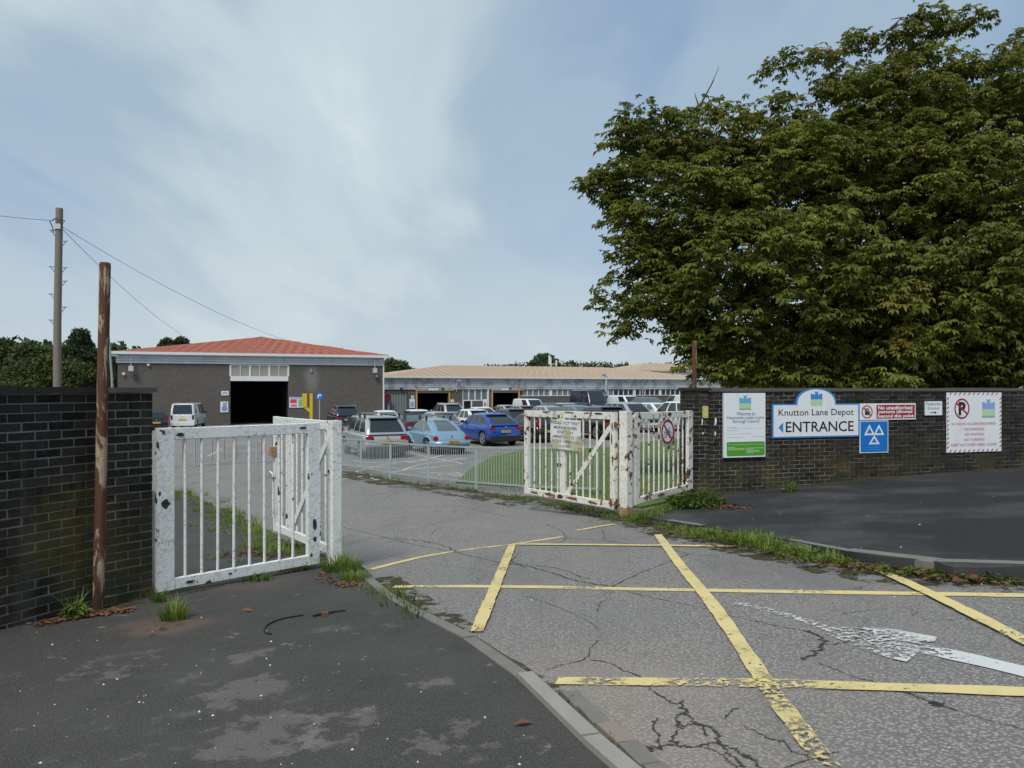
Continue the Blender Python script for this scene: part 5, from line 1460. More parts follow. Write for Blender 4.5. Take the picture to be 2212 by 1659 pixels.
# ------------------------------------------------------------------ vehicles
MT['glass'] = m_glass('car_glass', (.020, .026, .028), .05)
MT['glass_lt'] = m_glass('pale_car_glass', (.10, .135, .13), .06)
MT['tyre'] = plain('tyre', (.014, .014, .014), .85)
MT['rim'] = plain('alloy_rim', (.42, .43, .44), .35, .6)
MT['trim'] = plain('black_trim', (.016, .016, .017), .6)
MT['tail'] = plain('tail_light', (.27, .010, .016), .15, 0, .8)
MT['head'] = plain('head_light', (.55, .58, .60), .15, .2)
MT['plate_y'] = plain('yellow_number_plate', (.60, .40, .03), .5)
MT['plate_w'] = plain('white_number_plate', (.70, .70, .68), .5)
PAINT = dict(silver=m_car('silver_paint', (.46, .47, .47), .45), babyblue=m_car('pale_blue_paint', (.21, .35, .47), .25), blue=m_car('bright_blue_paint', (.015, .075, .36), .3), black=m_car('black_paint', (.012, .012, .013), .1, .2),
             navy=m_car('navy_paint', (.012, .018, .055), .3), white=m_car('white_paint_car', (.66, .68, .69), .0, .3), grey=m_car('grey_paint', (.11, .115, .12), .4), charcoal=m_car('charcoal_paint', (.035, .038, .042), .3), red=m_car('red_paint', (.42, .022, .025), .1), stone=m_car('stone_paint', (.36, .35, .33), .35), rose=m_car('rose_silver_paint', (.36, .26, .25), .35), bluegrey=m_car('blue_grey_paint', (.20, .25, .29), .4))

WHEEL = {}
def wheel_meshes(r, w):
    k = (r, w)
    if k not in WHEEL:
        n = 24; rings = []
        for x, q_ in ((-w / 2, r * .66), (-w / 2, r * .92), (-w * .36, r), (w * .36, r), (w / 2, r * .92), (w / 2, r * .66)):
            rings.append([(x, q_ * math.cos(2 * PI * i / n), q_ * math.sin(2 * PI * i / n)) for i in range(n)])
        ty = MB().loft(rings).mesh('tyre', 50); ty.materials.append(MT['tyre'])
        rm = MB()
        ring = lambda x, q_: [(x, q_ * math.cos(2 * PI * i / n), q_ * math.sin(2 * PI * i / n)) for i in range(n)]
        for s in (1, -1):
            rm.loft([ring(s * (w / 2 + .004), r * .69), ring(s * (w / 2 + .014), r * .66), ring(s * (w / 2 + .004), r * .58)], caps=False)
            for j in range(5):
                a = 2 * PI * j / 5; rm.box((s * (w / 2 + .006), r * .33 * math.cos(a), r * .33 * math.sin(a)), (.012, r * .60, r * .15), rx=a)
            rm.tube([(s * w / 2, 0, 0), (s * (w / 2 + .02), 0, 0)], r * .13, 10)
        rmm = rm.mesh('rim', 40); rmm.materials.append(MT['rim']); WHEEL[k] = (ty, rmm)
    return WHEEL[k]

def contour(y0, y1, hw, cr, ns, nf=3):
    """rounded rectangle seen from above: list of (x, y) and a class for each segment that follows a point"""
    pts_, cls = [], []
    cr = min(cr, hw * .95, (y1 - y0) * .45)
    def arc(cx, cy, a0):
        for i in range(4): t = R(a0 + 90 * i / 4); pts_.append((cx + cr * math.cos(t), cy + cr * math.sin(t))); cls.append('pillar')
    arc(hw - cr, y0 + cr, 270)[0] if False else None
    # right side going forward
    ys = [y0 + cr + (y1 - y0 - 2 * cr) * t for t in ns]
    for i, t in enumerate(ys[:-1]): pts_.append((hw, t)); cls.append('R%d' % i)
    arc(hw - cr, y1 - cr, 0)
    for i in range(nf): pts_.append((hw - cr - (2 * hw - 2 * cr) * i / nf, y1)); cls.append('front')
    arc(-hw + cr, y1 - cr, 90)
    for i, t in enumerate(ys[::-1][:-1]): pts_.append((-hw, t)); cls.append('L%d' % (len(ys) - 2 - i))
    arc(-hw + cr, y0 + cr, 180)
    for i in range(nf): pts_.append((-hw + cr + (2 * hw - 2 * cr) * i / nf, y0)); cls.append('rear')
    arc(hw - cr, y0 + cr, 270)
    return pts_, cls

SPECS = dict(
    suv=dict(L=4.45, W=1.85, H=1.70, zb=.26, belt=1.02, hood=1.00, r=.36, cab=[(0.06, 3.32, 0), (.32, 2.98, .10), (.68, 2.60, .22)], gap=.0, tailz=1.02),
    hatch=dict(L=4.05, W=1.74, H=1.47, zb=.20, belt=.90, hood=.86, r=.32, cab=[(.08, 3.10, 0), (.38, 2.72, .11), (.72, 2.32, .24)], tailz=.92),
    mini=dict(L=3.72, W=1.69, H=1.41, zb=.19, belt=.88, hood=.88, r=.31, cab=[(.10, 2.72, 0), (.28, 2.52, .08), (.50, 2.24, .18)], tailz=.90),
    saloon=dict(L=4.55, W=1.80, H=1.45, zb=.20, belt=.90, hood=.84, r=.33, cab=[(.55, 3.35, 0), (.95, 2.95, .12), (1.35, 2.50, .25)], tailz=.96),
    juke=dict(L=4.2, W=1.80, H=1.58, zb=.24, belt=1.04, hood=1.00, r=.36, cab=[(.06, 3.20, 0), (.50, 2.80, .14), (.98, 2.40, .28)], tailz=1.05),
    transporter=dict(L=4.9, W=1.90, H=1.97, zb=.26, belt=1.10, hood=1.12, r=.33, cab=[(.02, 4.25, 0), (.08, 3.95, .07), (.16, 3.55, .14)], tailz=1.10),
    panel=dict(L=4.4, W=1.81, H=1.86, zb=.22, belt=1.05, hood=1.04, r=.33, cab=[(.02, 3.55, 0), (.06, 3.28, .08), (.12, 2.90, .16)], tailz=1.05, panelvan=True),
    bigvan=dict(L=5.6, W=2.00, H=2.50, zb=.26, belt=1.25, hood=1.22, r=.35, cab=[(.02, 4.85, 0), (.05, 4.55, .07), (.10, 4.15, .14)], tailz=1.25, panelvan=True),
    convertible=dict(L=3.75, W=1.70, H=1.37, zb=.19, belt=.88, hood=.86, r=.31, cab=[(.45, 2.70, 0), (.75, 2.50, .10), (1.10, 2.25, .22)], tailz=.92),
    beetle=dict(L=4.08, W=1.72, H=1.50, zb=.20, belt=.93, hood=.86, r=.33, cab=[(.36, 3.26, 0), (.80, 2.92, .11), (1.38, 2.46, .23)], tailz=.80, beetle=True))

def vehicle(name, label, x, y, head, kind, paint, group=None, roofmat=None, glass='glass', plate=None, bars=False, rails=False, front_only=False, cat='car', details=True, tailhigh=False):
    """head: degrees clockwise from straight away from the camera; x, y: centre on the ground"""
    S = SPECS[kind]; L, W, H, zb, belt, hood, r = S['L'], S['W'], S['H'], S['zb'], S['belt'], S['hood'], S['r']
    body = PAINT[paint]; hw = W / 2
    h = R(head); fx, fy = math.sin(h), math.cos(h)
    root = empty(name, (x - fx * L / 2, y - fy * L / 2, gz(x, y)), -h, label, cat, group)
    cab = S['cab']; y_wb = cab[0][1]; y_rb = cab[0][0]
    ax_r, ax_f = .19 * L if kind not in ('mini', 'convertible') else .17 * L, .80 * L
    R_a = r + .055; zc = r
    # --- lower body: stations from tail to nose
    st = {}
    def deck(yy):
        if yy > y_wb - .25:
            t = (yy - (y_wb - .25)) / (L - y_wb + .25); return belt + (hood - belt) * min(t * 3, 1) - .13 * max(0, t - .25) ** 1.4
        if yy < y_rb + .15: return S['tailz'] if not S.get('beetle') else .60 + .34 * math.sin(min(yy / .48, 1) * PI / 2) ** .8
        return belt
    def wid(yy):
        e = min(yy, L - yy); t = min(e / .55, 1)
        nose = 1 - (.20 if yy > L / 2 else .075) * (1 - t) ** 2
        return hw * nose * (.90 if S.get('beetle') else 1)
    ys = sorted(set([0.0, .05, .14, .3, y_rb + .15, L * .5, L * .4, L * .6, y_wb - .25, y_wb, L - .5, L - .25, L - .1, L - .03] +
                    [c + R_a * t for c in (ax_r, ax_f) for t in (-1.01, -1, -.87, -.6, -.3, 0, .3, .6, .87, 1, 1.01)]))
    ys = [v for v in ys if 0 <= v <= L]
    rings = []
    for yy in ys:
        zt = deck(yy); w_ = wid(yy); lo = zb
        e = min(yy, L - yy)
        if e < .06: lo = zb + .14
        elif e < .16: lo = zb + .05
        van_ = kind in ('transporter', 'panel', 'bigvan')
        if yy < .16 and not S.get('beetle'): zt -= (.05 if van_ else .34) * (1 - yy / .16) ** 1.3
        if L - yy < .12: zt -= .16 * (1 - (L - yy) / .12)
        arch_ = None
        for c in (ax_r, ax_f):
            if abs(yy - c) <= R_a * 1.0001: arch_ = zc + math.sqrt(max(R_a ** 2 - (yy - c) ** 2, 0))
        half = [(0, lo), (w_ * .80, lo), (w_ * .95, lo + .07), (w_ * .985, lo + .18), (w_, lo + (zt - lo) * .55), (w_ * .985, zt - .13), (w_ * .955, zt - .05), (w_ * .88, zt), (w_ * .45, zt + .015), (0, zt + .02)]
        if arch_: half = [(a, max(b, min(arch_, zt - .06))) for a, b in half]
        rings.append([(a, yy, b) for a, b in half] + [(-a, yy, b) for a, b in half[-2:0:-1]])
    MB().loft(rings).build('body', body, root, 55)
    # --- cabin: lofted rounded rectangles from the belt line to the roof
    ns = [0, .30, .345, .63, .675, 1.0] if kind in ('suv', 'transporter', 'saloon', 'hatch', 'juke') else ([0, .60, .66, .665, .67, 1] if S.get('panelvan') else [0, .34, .39, .395, .40, 1])
    bw = hw * (.93 if not S.get('beetle') else .83); zr = H - .10
    lv = []
    inset = dict(transporter=.09, panel=.09, bigvan=.10).get(kind, .17)
    (a0, b0, _), (a1_, b1_, i1), (a2_, b2_, i2) = cab
    lv.append((belt - .03, a0, b0, bw)); lv.append((belt + .05, a0 + (a1_ - a0) * .12, b0 - (b0 - b1_) * .12, bw * .985))
    m_ = (belt + zr) / 2
    lv.append((m_ + .03, a1_, b1_, bw - inset * .45)); lv.append((zr, a2_, b2_, bw - inset))
    if S.get('beetle'): lv += [(H - .035, a2_ + .26, b2_ - .26, bw - inset - .13), (H, a2_ + .55, b2_ - .5, bw - inset - .36)]
    else: lv += [(H - .035, a2_ + .10, b2_ - .16, bw - inset - .07), (H - .005, a2_ + .32, b2_ - .42, bw - inset - .26), (H, a2_ + .6, b2_ - .7, .12)]
    rr = []
    for i, (z, p0, p1, w_) in enumerate(lv):
        c_, cls = contour(p0, p1, w_, (.16 if i < 4 else .20) * (1.5 if S.get('beetle') else 1), ns); rr.append([(a, b, z) for a, b in c_])
    n = len(rr[0]); parts = {}
    for lev in range(len(rr) - 1):
        for k in range(n):
            quad = [rr[lev][k], rr[lev][(k + 1) % n], rr[lev + 1][(k + 1) % n], rr[lev + 1][k]]
            c = cls[k]; key = 'cabin'
            if lev in (1, 2):
                if c == 'front': key = 'windscreen'
                elif c == 'rear': key = 'rear_window' if not (S.get('panelvan') and lev == 1 and False) else 'cabin'
                elif c[0] in 'RL' and c not in ('pillar',):
                    ix = int(c[1]); glassy = {5: (0, 2, 4)}.get(len(ns) - 1, ())
                    if S.get('panelvan'): glassy = (4,)
                    if ix in glassy: key = 'side_window%s%d' % (c[0], ix)
            if lev >= 3: key = 'roof'
            parts.setdefault(key, []).append(quad)
    top = [tuple(rr[-1])]
    for key, quads in parts.items():
        mb = MB(); idx = {}
        for q_ in quads:
            f = []
            for v in q_:
                kk = tuple(round(t, 5) for t in v)
                if kk not in idx: idx[kk] = len(mb.v); mb.v.append(v)
                f.append(idx[kk])
            mb.f.append(tuple(f))
        if key == 'roof': mb.add(rr[-1], [tuple(range(n))])
        nm = 'side_window' if key.startswith('side') else key
        mat = MT[glass] if nm in ('windscreen', 'rear_window', 'side_window') else (MT['trim'] if key == 'cabin' and roofmat == 'soft' else body)
        if key == 'roof' and roofmat: mat = MT['trim'] if roofmat == 'soft' else PAINT[roofmat]
        mb.build(nm, mat, root, 60, fix=True)
    # --- wheels
    ty, rm = wheel_meshes(r, .20)
    for yy in (ax_r, ax_f):
        for s in (-1, 1):
            w_ = link_mesh('wheel', ty, None, root, (s * (hw * (.99 if S.get('beetle') else .985) - .115), yy, r)); link_mesh('rim', rm, None, w_)
    MB().span(-hw * .8, hw * .8, .25, L - .3, zb - .03, zb + .06).build('underside', MT['trim'], root)
    # --- lights, plates, bumpers, mirrors
    tz = S['tailz']
    if S.get('beetle'):
        for s in (-1, 1):
            for yy, ee in ((ax_r, 1), (ax_f, 1)):
                f = MB(); rg = []
                for i in range(9):
                    t = PI * i / 8
                    q_ = []
                    for j in range(7):
                        u_ = PI / 2 * j / 6
                        q_.append((s * (hw * .80 + .175 * math.cos(u_) * math.sin(t) ** .35), yy - (R_a + .27) * math.cos(t) * (1 - .08 * j / 6), r * .75 + (R_a + .20) * math.sin(t) * (1 - .02 * j) * (.72 + .28 * math.sin(u_ + .4) / 1)))
                    rg.append(q_)
                f.loft(rg, close=False, caps=False).build('wing', body, root, 70)
            tl = MB(); tl.tube([(s * .70, -.005, .70), (s * .70, .06, .70)], [.085, .115], 16).build('tail_light', MT['tail'], root, 40)
            MB().span(s * hw * .86, s * hw * .97, ax_r + .5, ax_f - .5, .22, .30).build('running_board', body, root)
        bm_ = MB().tube([(-.82, .30, .46), (-.74, .03, .47), (-.45, -.09, .48), (0, -.115, .48), (.45, -.09, .48), (.74, .03, .47), (.82, .30, .46)], .135, 10).build('bumper', body, root, 60)
        disc(root, 'badge', 0, .80, .045, .02, .045, MT['rim'], 14)
    else:
        for s in (-1, 1):
            z0, z1 = (tz - .30, tz - .10) if not tailhigh else (tz - .05, tz + .22)
            if kind in ('transporter', 'panel', 'bigvan'): z0, z1 = tz - .35, tz - .02
            yb_ = -.018
            if kind in ('transporter', 'panel', 'bigvan'): MB().prism(rounded(s * hw * .80 - .07, s * hw * .80 + .07, z0, z1, .03), yb_, .12).build('tail_light', MT['tail'] if kind != 'transporter' else MT['trim'], root)
            else:
                vs = rounded(min(s * hw * .58, s * hw * .93), max(s * hw * .58, s * hw * .93), z0, z1, .06)
                MB().prism([(a, b) for a, b in vs], yb_ + .05, .28).build('tail_light', MT['tail'], root, 40)
            MB().prism(rounded(min(s * hw * .50, s * hw * .84), max(s * hw * .50, s * hw * .84), hood - .36, hood - .20, .05), L - .20, L - .015).build('headlight', MT['head'], root, 40)
        if kind in ('suv', 'juke', 'hatch', 'mini', 'convertible', 'transporter', 'saloon', 'panel', 'bigvan'):
            MB().prism(rounded(-hw * .90, hw * .90, zb + .03, zb + .26, .06), -.045, .20).build('rear_bumper', MT['trim'] if kind in ('suv', 'juke') or paint == 'black' else body, root, 40)
            MB().prism(rounded(-hw * .76, hw * .76, zb + .03, zb + .26, .06), L - .22, L + .03).build('front_bumper', MT['trim'] if kind == 'juke' else body, root, 40)
            MB().prism(rounded(-hw * .42, hw * .42, hood - .40, hood - .24, .04), L - .06, L + .004).build('grille', MT['trim'], root)
            disc(root, 'badge', 0, tz - .12, .045, -.022, .0, MT['rim'], 12)
    pz = tz - .38 if not S.get('beetle') else .50
    py = -.024 if not S.get('beetle') else -.262
    pl = MB().span(-.26, .26, py - .012, py, pz, pz + .115).build('number_plate', MT['plate_y'], root)
    if plate: text(pl, plate, -.225, .225, pz + .022, pz + .094, py - .0145, MT['s_black'], 'lettering', .02)
    MB().span(-.26, .26, L + .034, L + .046, zb + .18, zb + .29).build('number_plate', MT['plate_w'], root)
    for s in (-1, 1):
        MB().box((s * (bw + .10), b0 - .28, belt + .08), (.17, .10, .13), rz=s * .2).build('door_mirror', MT['trim'] if kind in ('juke', 'transporter', 'bigvan', 'panel') else body, root)
    if details:
        if kind in ('suv', 'juke', 'hatch'):
            MB().box((0, a2_ - .02, H - .075), ((bw - inset) * 1.75, .22, .03)).build('roof_spoiler', body, root)
            MB().tube([(0, a2_ + .22, H - .01), (0, a2_ + .10, H + .09)], [.018, .006], 6).build('aerial', MT['trim'], root)
        for s in (-1, 1):
            for yy in ((a0 + b0) * .5 - .25, b0 - .75): MB().span(s * (hw * .985), s * (hw * 1.005), yy - .09, yy + .09, belt - .17, belt - .145).build('door_handle', body, root)
    if rails:
        for s in (-1, 1): MB().tube([(s * (bw - inset + .0), a2_ + .1, H - .06), (s * (bw - inset - .02), a2_ + .22, H + .035), (s * (bw - inset - .02), b2_ - .3, H + .035), (s * (bw - inset), b2_ - .15, H - .06)], .018, 6).build('roof_rail', MT['rim'], root)
    if bars:
        for yy in (a2_ + .15, a2_ + .95):
            MB().bar((-(bw - inset + .06), yy, H + .10), (bw - inset + .06, yy, H + .10), .07, .035).build('roof_bar', MT['rim'], root)
            for s in (-1, 1): MB().box((s * (bw - inset + .02), yy, H + .0), (.06, .09, .20)).build('bar_foot', MT['trim'], root)
    return root

CARS = 'vehicles parked in the depot yard'
def car(u, d, *a, **k):
    """u: survey column of the middle of the vehicle, d: its distance"""
    name, label, head, kind, paint = a
    vehicle(name, label, (u - CU) / F * d, d, head, kind, paint, group=CARS, **k)
HB = -25      # cars of the near rows stand nose away
car(806, 32.3, 'parked_car', 'silver estate SUV with roof rails nearest the guard rail', -25, 'suv', 'silver', rails=True, bars=True, plate='FD09 WKX')
car(938, 34.0, 'parked_car', 'pale blue rounded beetle-shaped car with roof bars', -27, 'beetle', 'babyblue', bars=True, plate='RP06 KFX', glass='glass_lt')
car(1050, 39.0, 'parked_car', 'bright blue crossover with sloping rear window', -29, 'juke', 'blue', plate='DV22 WDJ')
car(1150, 40.5, 'parked_car', 'black hatchback half hidden behind the open right gate leaf', -27, 'hatch', 'black', tailhigh=True)
car(1292, 41.0, 'parked_car', 'black SUV seen through the bars beside the gate brace', -22, 'suv', 'black')
car(784, 41.0, 'parked_car', 'dark grey hatchback close behind the silver SUV', -24, 'hatch', 'grey')
car(741, 58.0, 'parked_car', 'navy SUV with silver roof rails by the workshop wall', -22, 'suv', 'navy', rails=True)
car(826, 52.0, 'parked_car', 'white small hatchback by the workshop corner', -23, 'mini', 'white')
car(886, 45.5, 'parked_car', 'black soft-top convertible with a yellow number plate', -24, 'convertible', 'black', roofmat='soft', glass='glass_lt')
car(896, 53.0, 'parked_car', 'black small hatchback with a white roof', -24, 'mini', 'black', roofmat='white')
car(942, 44.5, 'parked_car', 'stone coloured hatchback behind the pale blue car', -26, 'hatch', 'stone', glass='glass_lt')
car(963, 62.0, 'parked_car', 'silver SUV standing before the first ochre doorway', -25, 'suv', 'silver', rails=True)
car(1014, 49.0, 'parked_car', 'white hatchback with high tail lights behind the bright blue car', -27, 'hatch', 'white', tailhigh=True)
car(1034, 58.0, 'parked_car', 'white saloon behind the white hatchback', -27, 'saloon', 'white')
car(1088, 66.0, 'parked_car', 'silver hatchback below the second ochre doorway', -27, 'hatch', 'silver')
car(1096, 50.5, 'parked_car', 'charcoal hatchback behind the bright blue crossover', -28, 'hatch', 'charcoal')
car(1122, 63.0, 'parked_car', 'rose silver car behind the charcoal hatchback', -27, 'hatch', 'rose')
FB = 153
car(1145, 72.0, 'parked_van', 'white small van facing the gate under the windows', FB, 'panel', 'white', cat='van')
car(1194, 68.0, 'parked_car', 'charcoal saloon right of the white small van', FB, 'saloon', 'charcoal', glass='glass_lt')
car(1228, 64.0, 'parked_car', 'black hatchback with silver roof left of the dark van', FB, 'hatch', 'black', roofmat='silver')
car(1272, 76.0, 'parked_van', 'large dark navy van under the strip of windows', FB + 8, 'bigvan', 'navy', cat='van')
car(1190, 54.0, 'parked_car', 'silver hatchback seen over the left end of the right gate leaf', FB, 'hatch', 'silver', glass='glass_lt')
car(1251, 52.0, 'parked_car', 'blue grey hatchback seen over the middle of the gate leaf', FB, 'hatch', 'bluegrey', glass='glass_lt')
car(1318, 48.5, 'parked_car', 'red hatchback seen over the gate leaf', -26, 'hatch', 'red')
car(1362, 45.5, 'parked_car', 'silver SUV facing the gate behind the right white panel', FB, 'suv', 'silver')
car(1352, 74.0, 'parked_van', 'white van facing the gate under the dark windows', FB, 'panel', 'white', cat='van')
car(1405, 70.0, 'parked_car', 'grey SUV at the far right of the yard', FB, 'suv', 'grey', glass='glass_lt')
car(1418, 52.5, 'parked_car', 'white hatchback behind the silver SUV near the right panel', FB, 'hatch', 'white', glass='glass_lt')
car(1452, 57.0, 'parked_car', 'white saloon beside the right gate pier', -24, 'saloon', 'white')
car(1470, 73.0, 'parked_van', 'white van mostly hidden behind the right gate pier', -24, 'panel', 'white', cat='van')
car(1490, 44.0, 'parked_car', 'white SUV seen low between the right panel and pier', FB, 'suv', 'white')
car(408, 60.5, 'parked_van', 'white passenger van parked by the workshop wall', -12, 'transporter', 'white', cat='van', rails=True)
car(333, 58.0, 'parked_car', 'black small car half hidden behind the left gate pier', -30, 'mini', 'black')
# ------------------------------------------------------------------ poles and wires
up_d = 46.0; ux = (124 - CU) / F * up_d; ug = gz(ux, up_d)
upole = empty('utility_pole', (ux, up_d, ug), 0, 'tall wooden utility pole with climbing steps behind the left wall', 'utility pole')
uh = EYE - (450 - HV) / F * up_d - ug
MT['polewood'] = plain('weathered_pole_wood', (.17, .155, .125), .9, var=.25, scale=6)
MB().tube([(-.02, 0, -.3), (0, 0, uh * .5), (.12, 0, uh)], [.235, .215, .20], 14).build('shaft', MT['polewood'], upole, 50)
for i, (v, s) in enumerate(((498, -1), (522, 1), (577, -1), (579, 1), (608, 1), (636, -1), (664, 1), (692, -1))):
    z = EYE - (v - HV) / F * up_d - ug; xo = .10 * z / uh
    MB().bar((xo + s * .19, -.05, z), (xo + s * .55, -.05, z + .02), .05, .05).bar((xo + s * .45, -.05, z), (xo + s * .2, -.05, z - .32), .035, .035).build('climbing_step', MT['s_grey'], upole)
MB().box((.10, -.22, uh - 1.12), (.44, .06, .3)).build('pole_band', MT['lampgrey'], upole)
MB().tube([(-.25, -.1, uh - .75), (.1, -.34, uh - .68), (.52, -.1, uh - .78), (.3, -.1, uh - 1.0)], .035, 6).build('cable_loop', MT['trim'], upole, 60)
MB().tube([(-.4, -.1, uh - .75), (-.2, -.15, uh - 1.2), (-.12, -.2, uh - 1.5)], .03, 6).build('cable_drop', MT['trim'], upole, 60)
def wire(label, a, b, sag, r=.013):
    a, b = Vector(a), Vector(b); pts_ = [a.lerp(b, t) - Vector((0, 0, sag * 4 * t * (1 - t))) for t in [i / 24 for i in range(25)]]
    o = MB().tube(pts_, r, 6).build('overhead_wire', MT['trim'], None, 60); tag(o, label, 'wire', 'overhead wires from the utility pole')
pu = Vector((ux, up_d, ug))
wire('overhead wire running off the left edge from the utility pole', pu + Vector((-.2, -.1, uh - .75)), pt(-220, 432, 40), .15)
wire('higher overhead wire sloping from the utility pole to the workshop roof', pu + Vector((.3, -.1, uh - 1.1)), pt(640, 742, 80), .7)
wire('lower overhead wire dropping from the utility pole behind the red roof', pu + Vector((.3, 0, uh - 1.25)), pt(392, 722, 96), .5, .015)
lp = pt(246, 838, 56); lpr = empty('lamp_post', (lp.x, 56, gz(lp.x, 56)), 0, 'thin leaning green-grey post beside the rusty pole', 'post')
lh = EYE - (690 - HV) / F * 56 - gz(lp.x, 56)
MB().tube([(0, 0, -.2), (-.15, 0, lh * .5), (-.48, 0, lh)], [.10, .085, .06], 10).build('shaft', plain('green_grey_post', (.22, .30, .28), .6), lpr, 50)
MB().tube([(0, 0, 0), (0, 0, 1.0)], [.14, .13], 10).build('base', MT['galv'], lpr, 50)

# ------------------------------------------------------------------ weeds, litter, grit and bits on the ground
def blades(name, spots, mat, parent=None, org=(0, 0, 0)):
    """spots: (x, y, z, radius, count, height)"""
    V = []; T = []
    for (x, y, z, rad, n, hgt) in spots:
        for _ in range(n):
            a = random.uniform(0, 2 * PI); q_ = rad * math.sqrt(random.random()); bx, by = x + q_ * math.cos(a), y + q_ * math.sin(a)
            h_ = hgt * random.uniform(.3, 1.2); le = random.uniform(.15, 1.15) * h_; a2 = a + random.uniform(-.9, .9); w_ = random.uniform(.0022, .0048) * (1 + hgt * 2)
            dx, dy = math.cos(a2), math.sin(a2); px_, py_ = -dy * w_, dx * w_; b = len(V)
            V += [(bx - px_, by - py_, z), (bx + px_, by + py_, z), (bx + dx * le * .35 - px_ * .8, by + dy * le * .35 - py_ * .8, z + h_ * .6), (bx + dx * le * .35 + px_ * .8, by + dy * le * .35 + py_ * .8, z + h_ * .6), (bx + dx * le, by + dy * le, z + h_ * .92)]
            T += [(b, b + 1, b + 3), (b, b + 3, b + 2), (b + 2, b + 3, b + 4)]
    return np_mesh(name, np.array(V) - np.array(org), np.array(T), mat, parent)
def broad(name, spots, mat, parent=None, org=(0, 0, 0), size=.05):
    """low weeds with broad leaves"""
    P, Fw, S_ = [], [], []
    for (x, y, z, rad, n, hgt) in spots:
        for _ in range(n):
            a = random.uniform(0, 2 * PI); q_ = rad * math.sqrt(random.random())
            P.append((x + q_ * math.cos(a), y + q_ * math.sin(a), z + hgt * random.random() * (1 - .6 * q_ / max(rad, .01)))); Fw.append((math.cos(a) + random.gauss(0, .5), math.sin(a) + random.gauss(0, .5), random.uniform(0, .6))); S_.append(size * random.uniform(.6, 1.4))
    V, T = palmate(np.array(P), np.array(Fw), np.array(S_), 3)
    return np_mesh(name, V - np.array(org), T, mat, parent)
def tuft(label, u, v, off, rad, n, hgt, mat='weed', leaves=0, name='grass_tuft', lsize=.05, cat='weed'):
    p = gp(u, v, off); rt = empty(name, p, 0, label, cat)
    if n: tag(blades('blades', [(p.x, p.y, p.z - .01, rad, n, hgt)], MT[mat], rt, p), kind='stuff')
    if leaves: tag(broad('leaves', [(p.x, p.y, p.z, rad, leaves, hgt * .8)], MT[mat], rt, p, lsize), kind='stuff')
tuft('green grass tuft on the pavement in front of the left gate panel', 376, 1338, OFF_L, .085, 150, .17, 'grass')
tuft('long grass at the foot of the left gate post', 738, 1232, OFF_L, .20, 380, .17, 'grass')
tuft('grass clump beside the kerb end by the left post', 765, 1252, OFF_L, .14, 200, .11, 'grass')
tuft('fern-like weed growing where the left wall meets the pavement', 165, 1334, OFF_L, .05, 36, .24, 'weed', 50, 'wall_weed', .07)
tuft('small weed at the near foot of the left gate panel', 342, 1300, OFF_L, .06, 80, .14)
tuft('leafy bush of weeds at the foot of the right gate panel', 1505, 1093, OFF_R, .42, 160, .34, 'weed', 420, 'weed_bush', .085)
tuft('sprig growing at the base of the long right wall', 1706, 1062, OFF_R, .12, 40, .26, 'weed', 40, 'wall_weed', .06)
tuft('weeds under the bottom rail of the left gate panel', 555, 1254, OFF_L, .14, 130, .10)
tuft('low grass under the middle of the left gate panel', 640, 1230, OFF_L, .18, 160, .10)

def strip(pix, off, n, j, k=None):
    """random spots along a line of the ground"""
    P = [gp(u, v, off) for u, v in pix]; out = []
    for _ in range(n):
        i = random.randrange(len(P) - 1); c = P[i].lerp(P[i + 1], random.random())
        x, y = c.x + random.gauss(0, j), c.y + random.gauss(0, j); out.append((x, y, gz(x, y) + off))
    return out
verge_r = [(1135, 1082), (1230, 1095), (1340, 1118), (1440, 1138), (1560, 1160), (1700, 1190), (1800, 1212)]
S1 = [(x, y, z, .10, random.randint(8, 26), random.choice((.03, .04, .05, .06, .10))) for x, y, z in strip(verge_r, .06, 110, .09)]
S1 += [(x, y, z, .10, random.randint(10, 26), random.uniform(.04, .12)) for x, y, z in strip([(1390, 1118), (1440, 1105), (1500, 1090)], OFF_R, 60, .14)]
S1 += [(x, y, z, .10, random.randint(10, 30), random.uniform(.04, .10)) for x, y, z in strip([(1500, 1150), (1600, 1165), (1680, 1180)], .09, 60, .12)]
tag(blades('verge_grass', S1, MT['grass']), 'grass and weeds growing over the right kerb and under the gate', kind='stuff')
S2 = [(x, y, z, .08, random.randint(5, 12), .05) for x, y, z in strip(verge_r, .06, 130, .11)] + [(x, y, z, .06, 8, .05) for x, y, z in strip([(1800, 1212), (1950, 1238), (2212, 1258)], .02, 60, .06)]
tag(broad('verge_weeds', S2, MT['weed'], size=.045), 'broad-leaved weeds along the right kerb', kind='stuff')
verge_l = [(815, 1283), (900, 1345), (1000, 1398), (1075, 1445), (1140, 1490), (1200, 1535), (1300, 1640)]
S3 = [(x, y, z, .05, random.randint(4, 14), random.uniform(.02, .06)) for x, y, z in strip(verge_l, .01, 260, .035)] + [(x, y, z, .07, random.randint(10, 26), random.uniform(.05, .14)) for x, y, z in strip(verge_l[:2], .02, 34, .07)]
tag(blades('channel_weeds', S3, MT['weed']), 'moss and weeds in the channel along the left kerb', kind='stuff')
S4 = [(x, y, z, .04, random.randint(4, 10), .02) for x, y, z in strip(verge_l, .008, 320, .035)]
tag(broad('channel_moss', S4, MT['weed'], size=.022), 'low moss in the channel along the left kerb', kind='stuff')
S5 = [(x, y, z, .12, random.randint(14, 34), random.uniform(.06, .20)) for x, y, z in strip([(380, 1062), (450, 1092), (520, 1130), (600, 1180), (640, 1200)], .06, 120, .20)] + [(x, y, z, .10, 20, .08) for x, y, z in strip([(420, 1140), (470, 1115), (540, 1190), (600, 1210)], .07, 40, .25)]
tag(blades('inner_verge_grass', S5, MT['grass']), 'rough grass on the drive edge behind the left gate panel', kind='stuff')
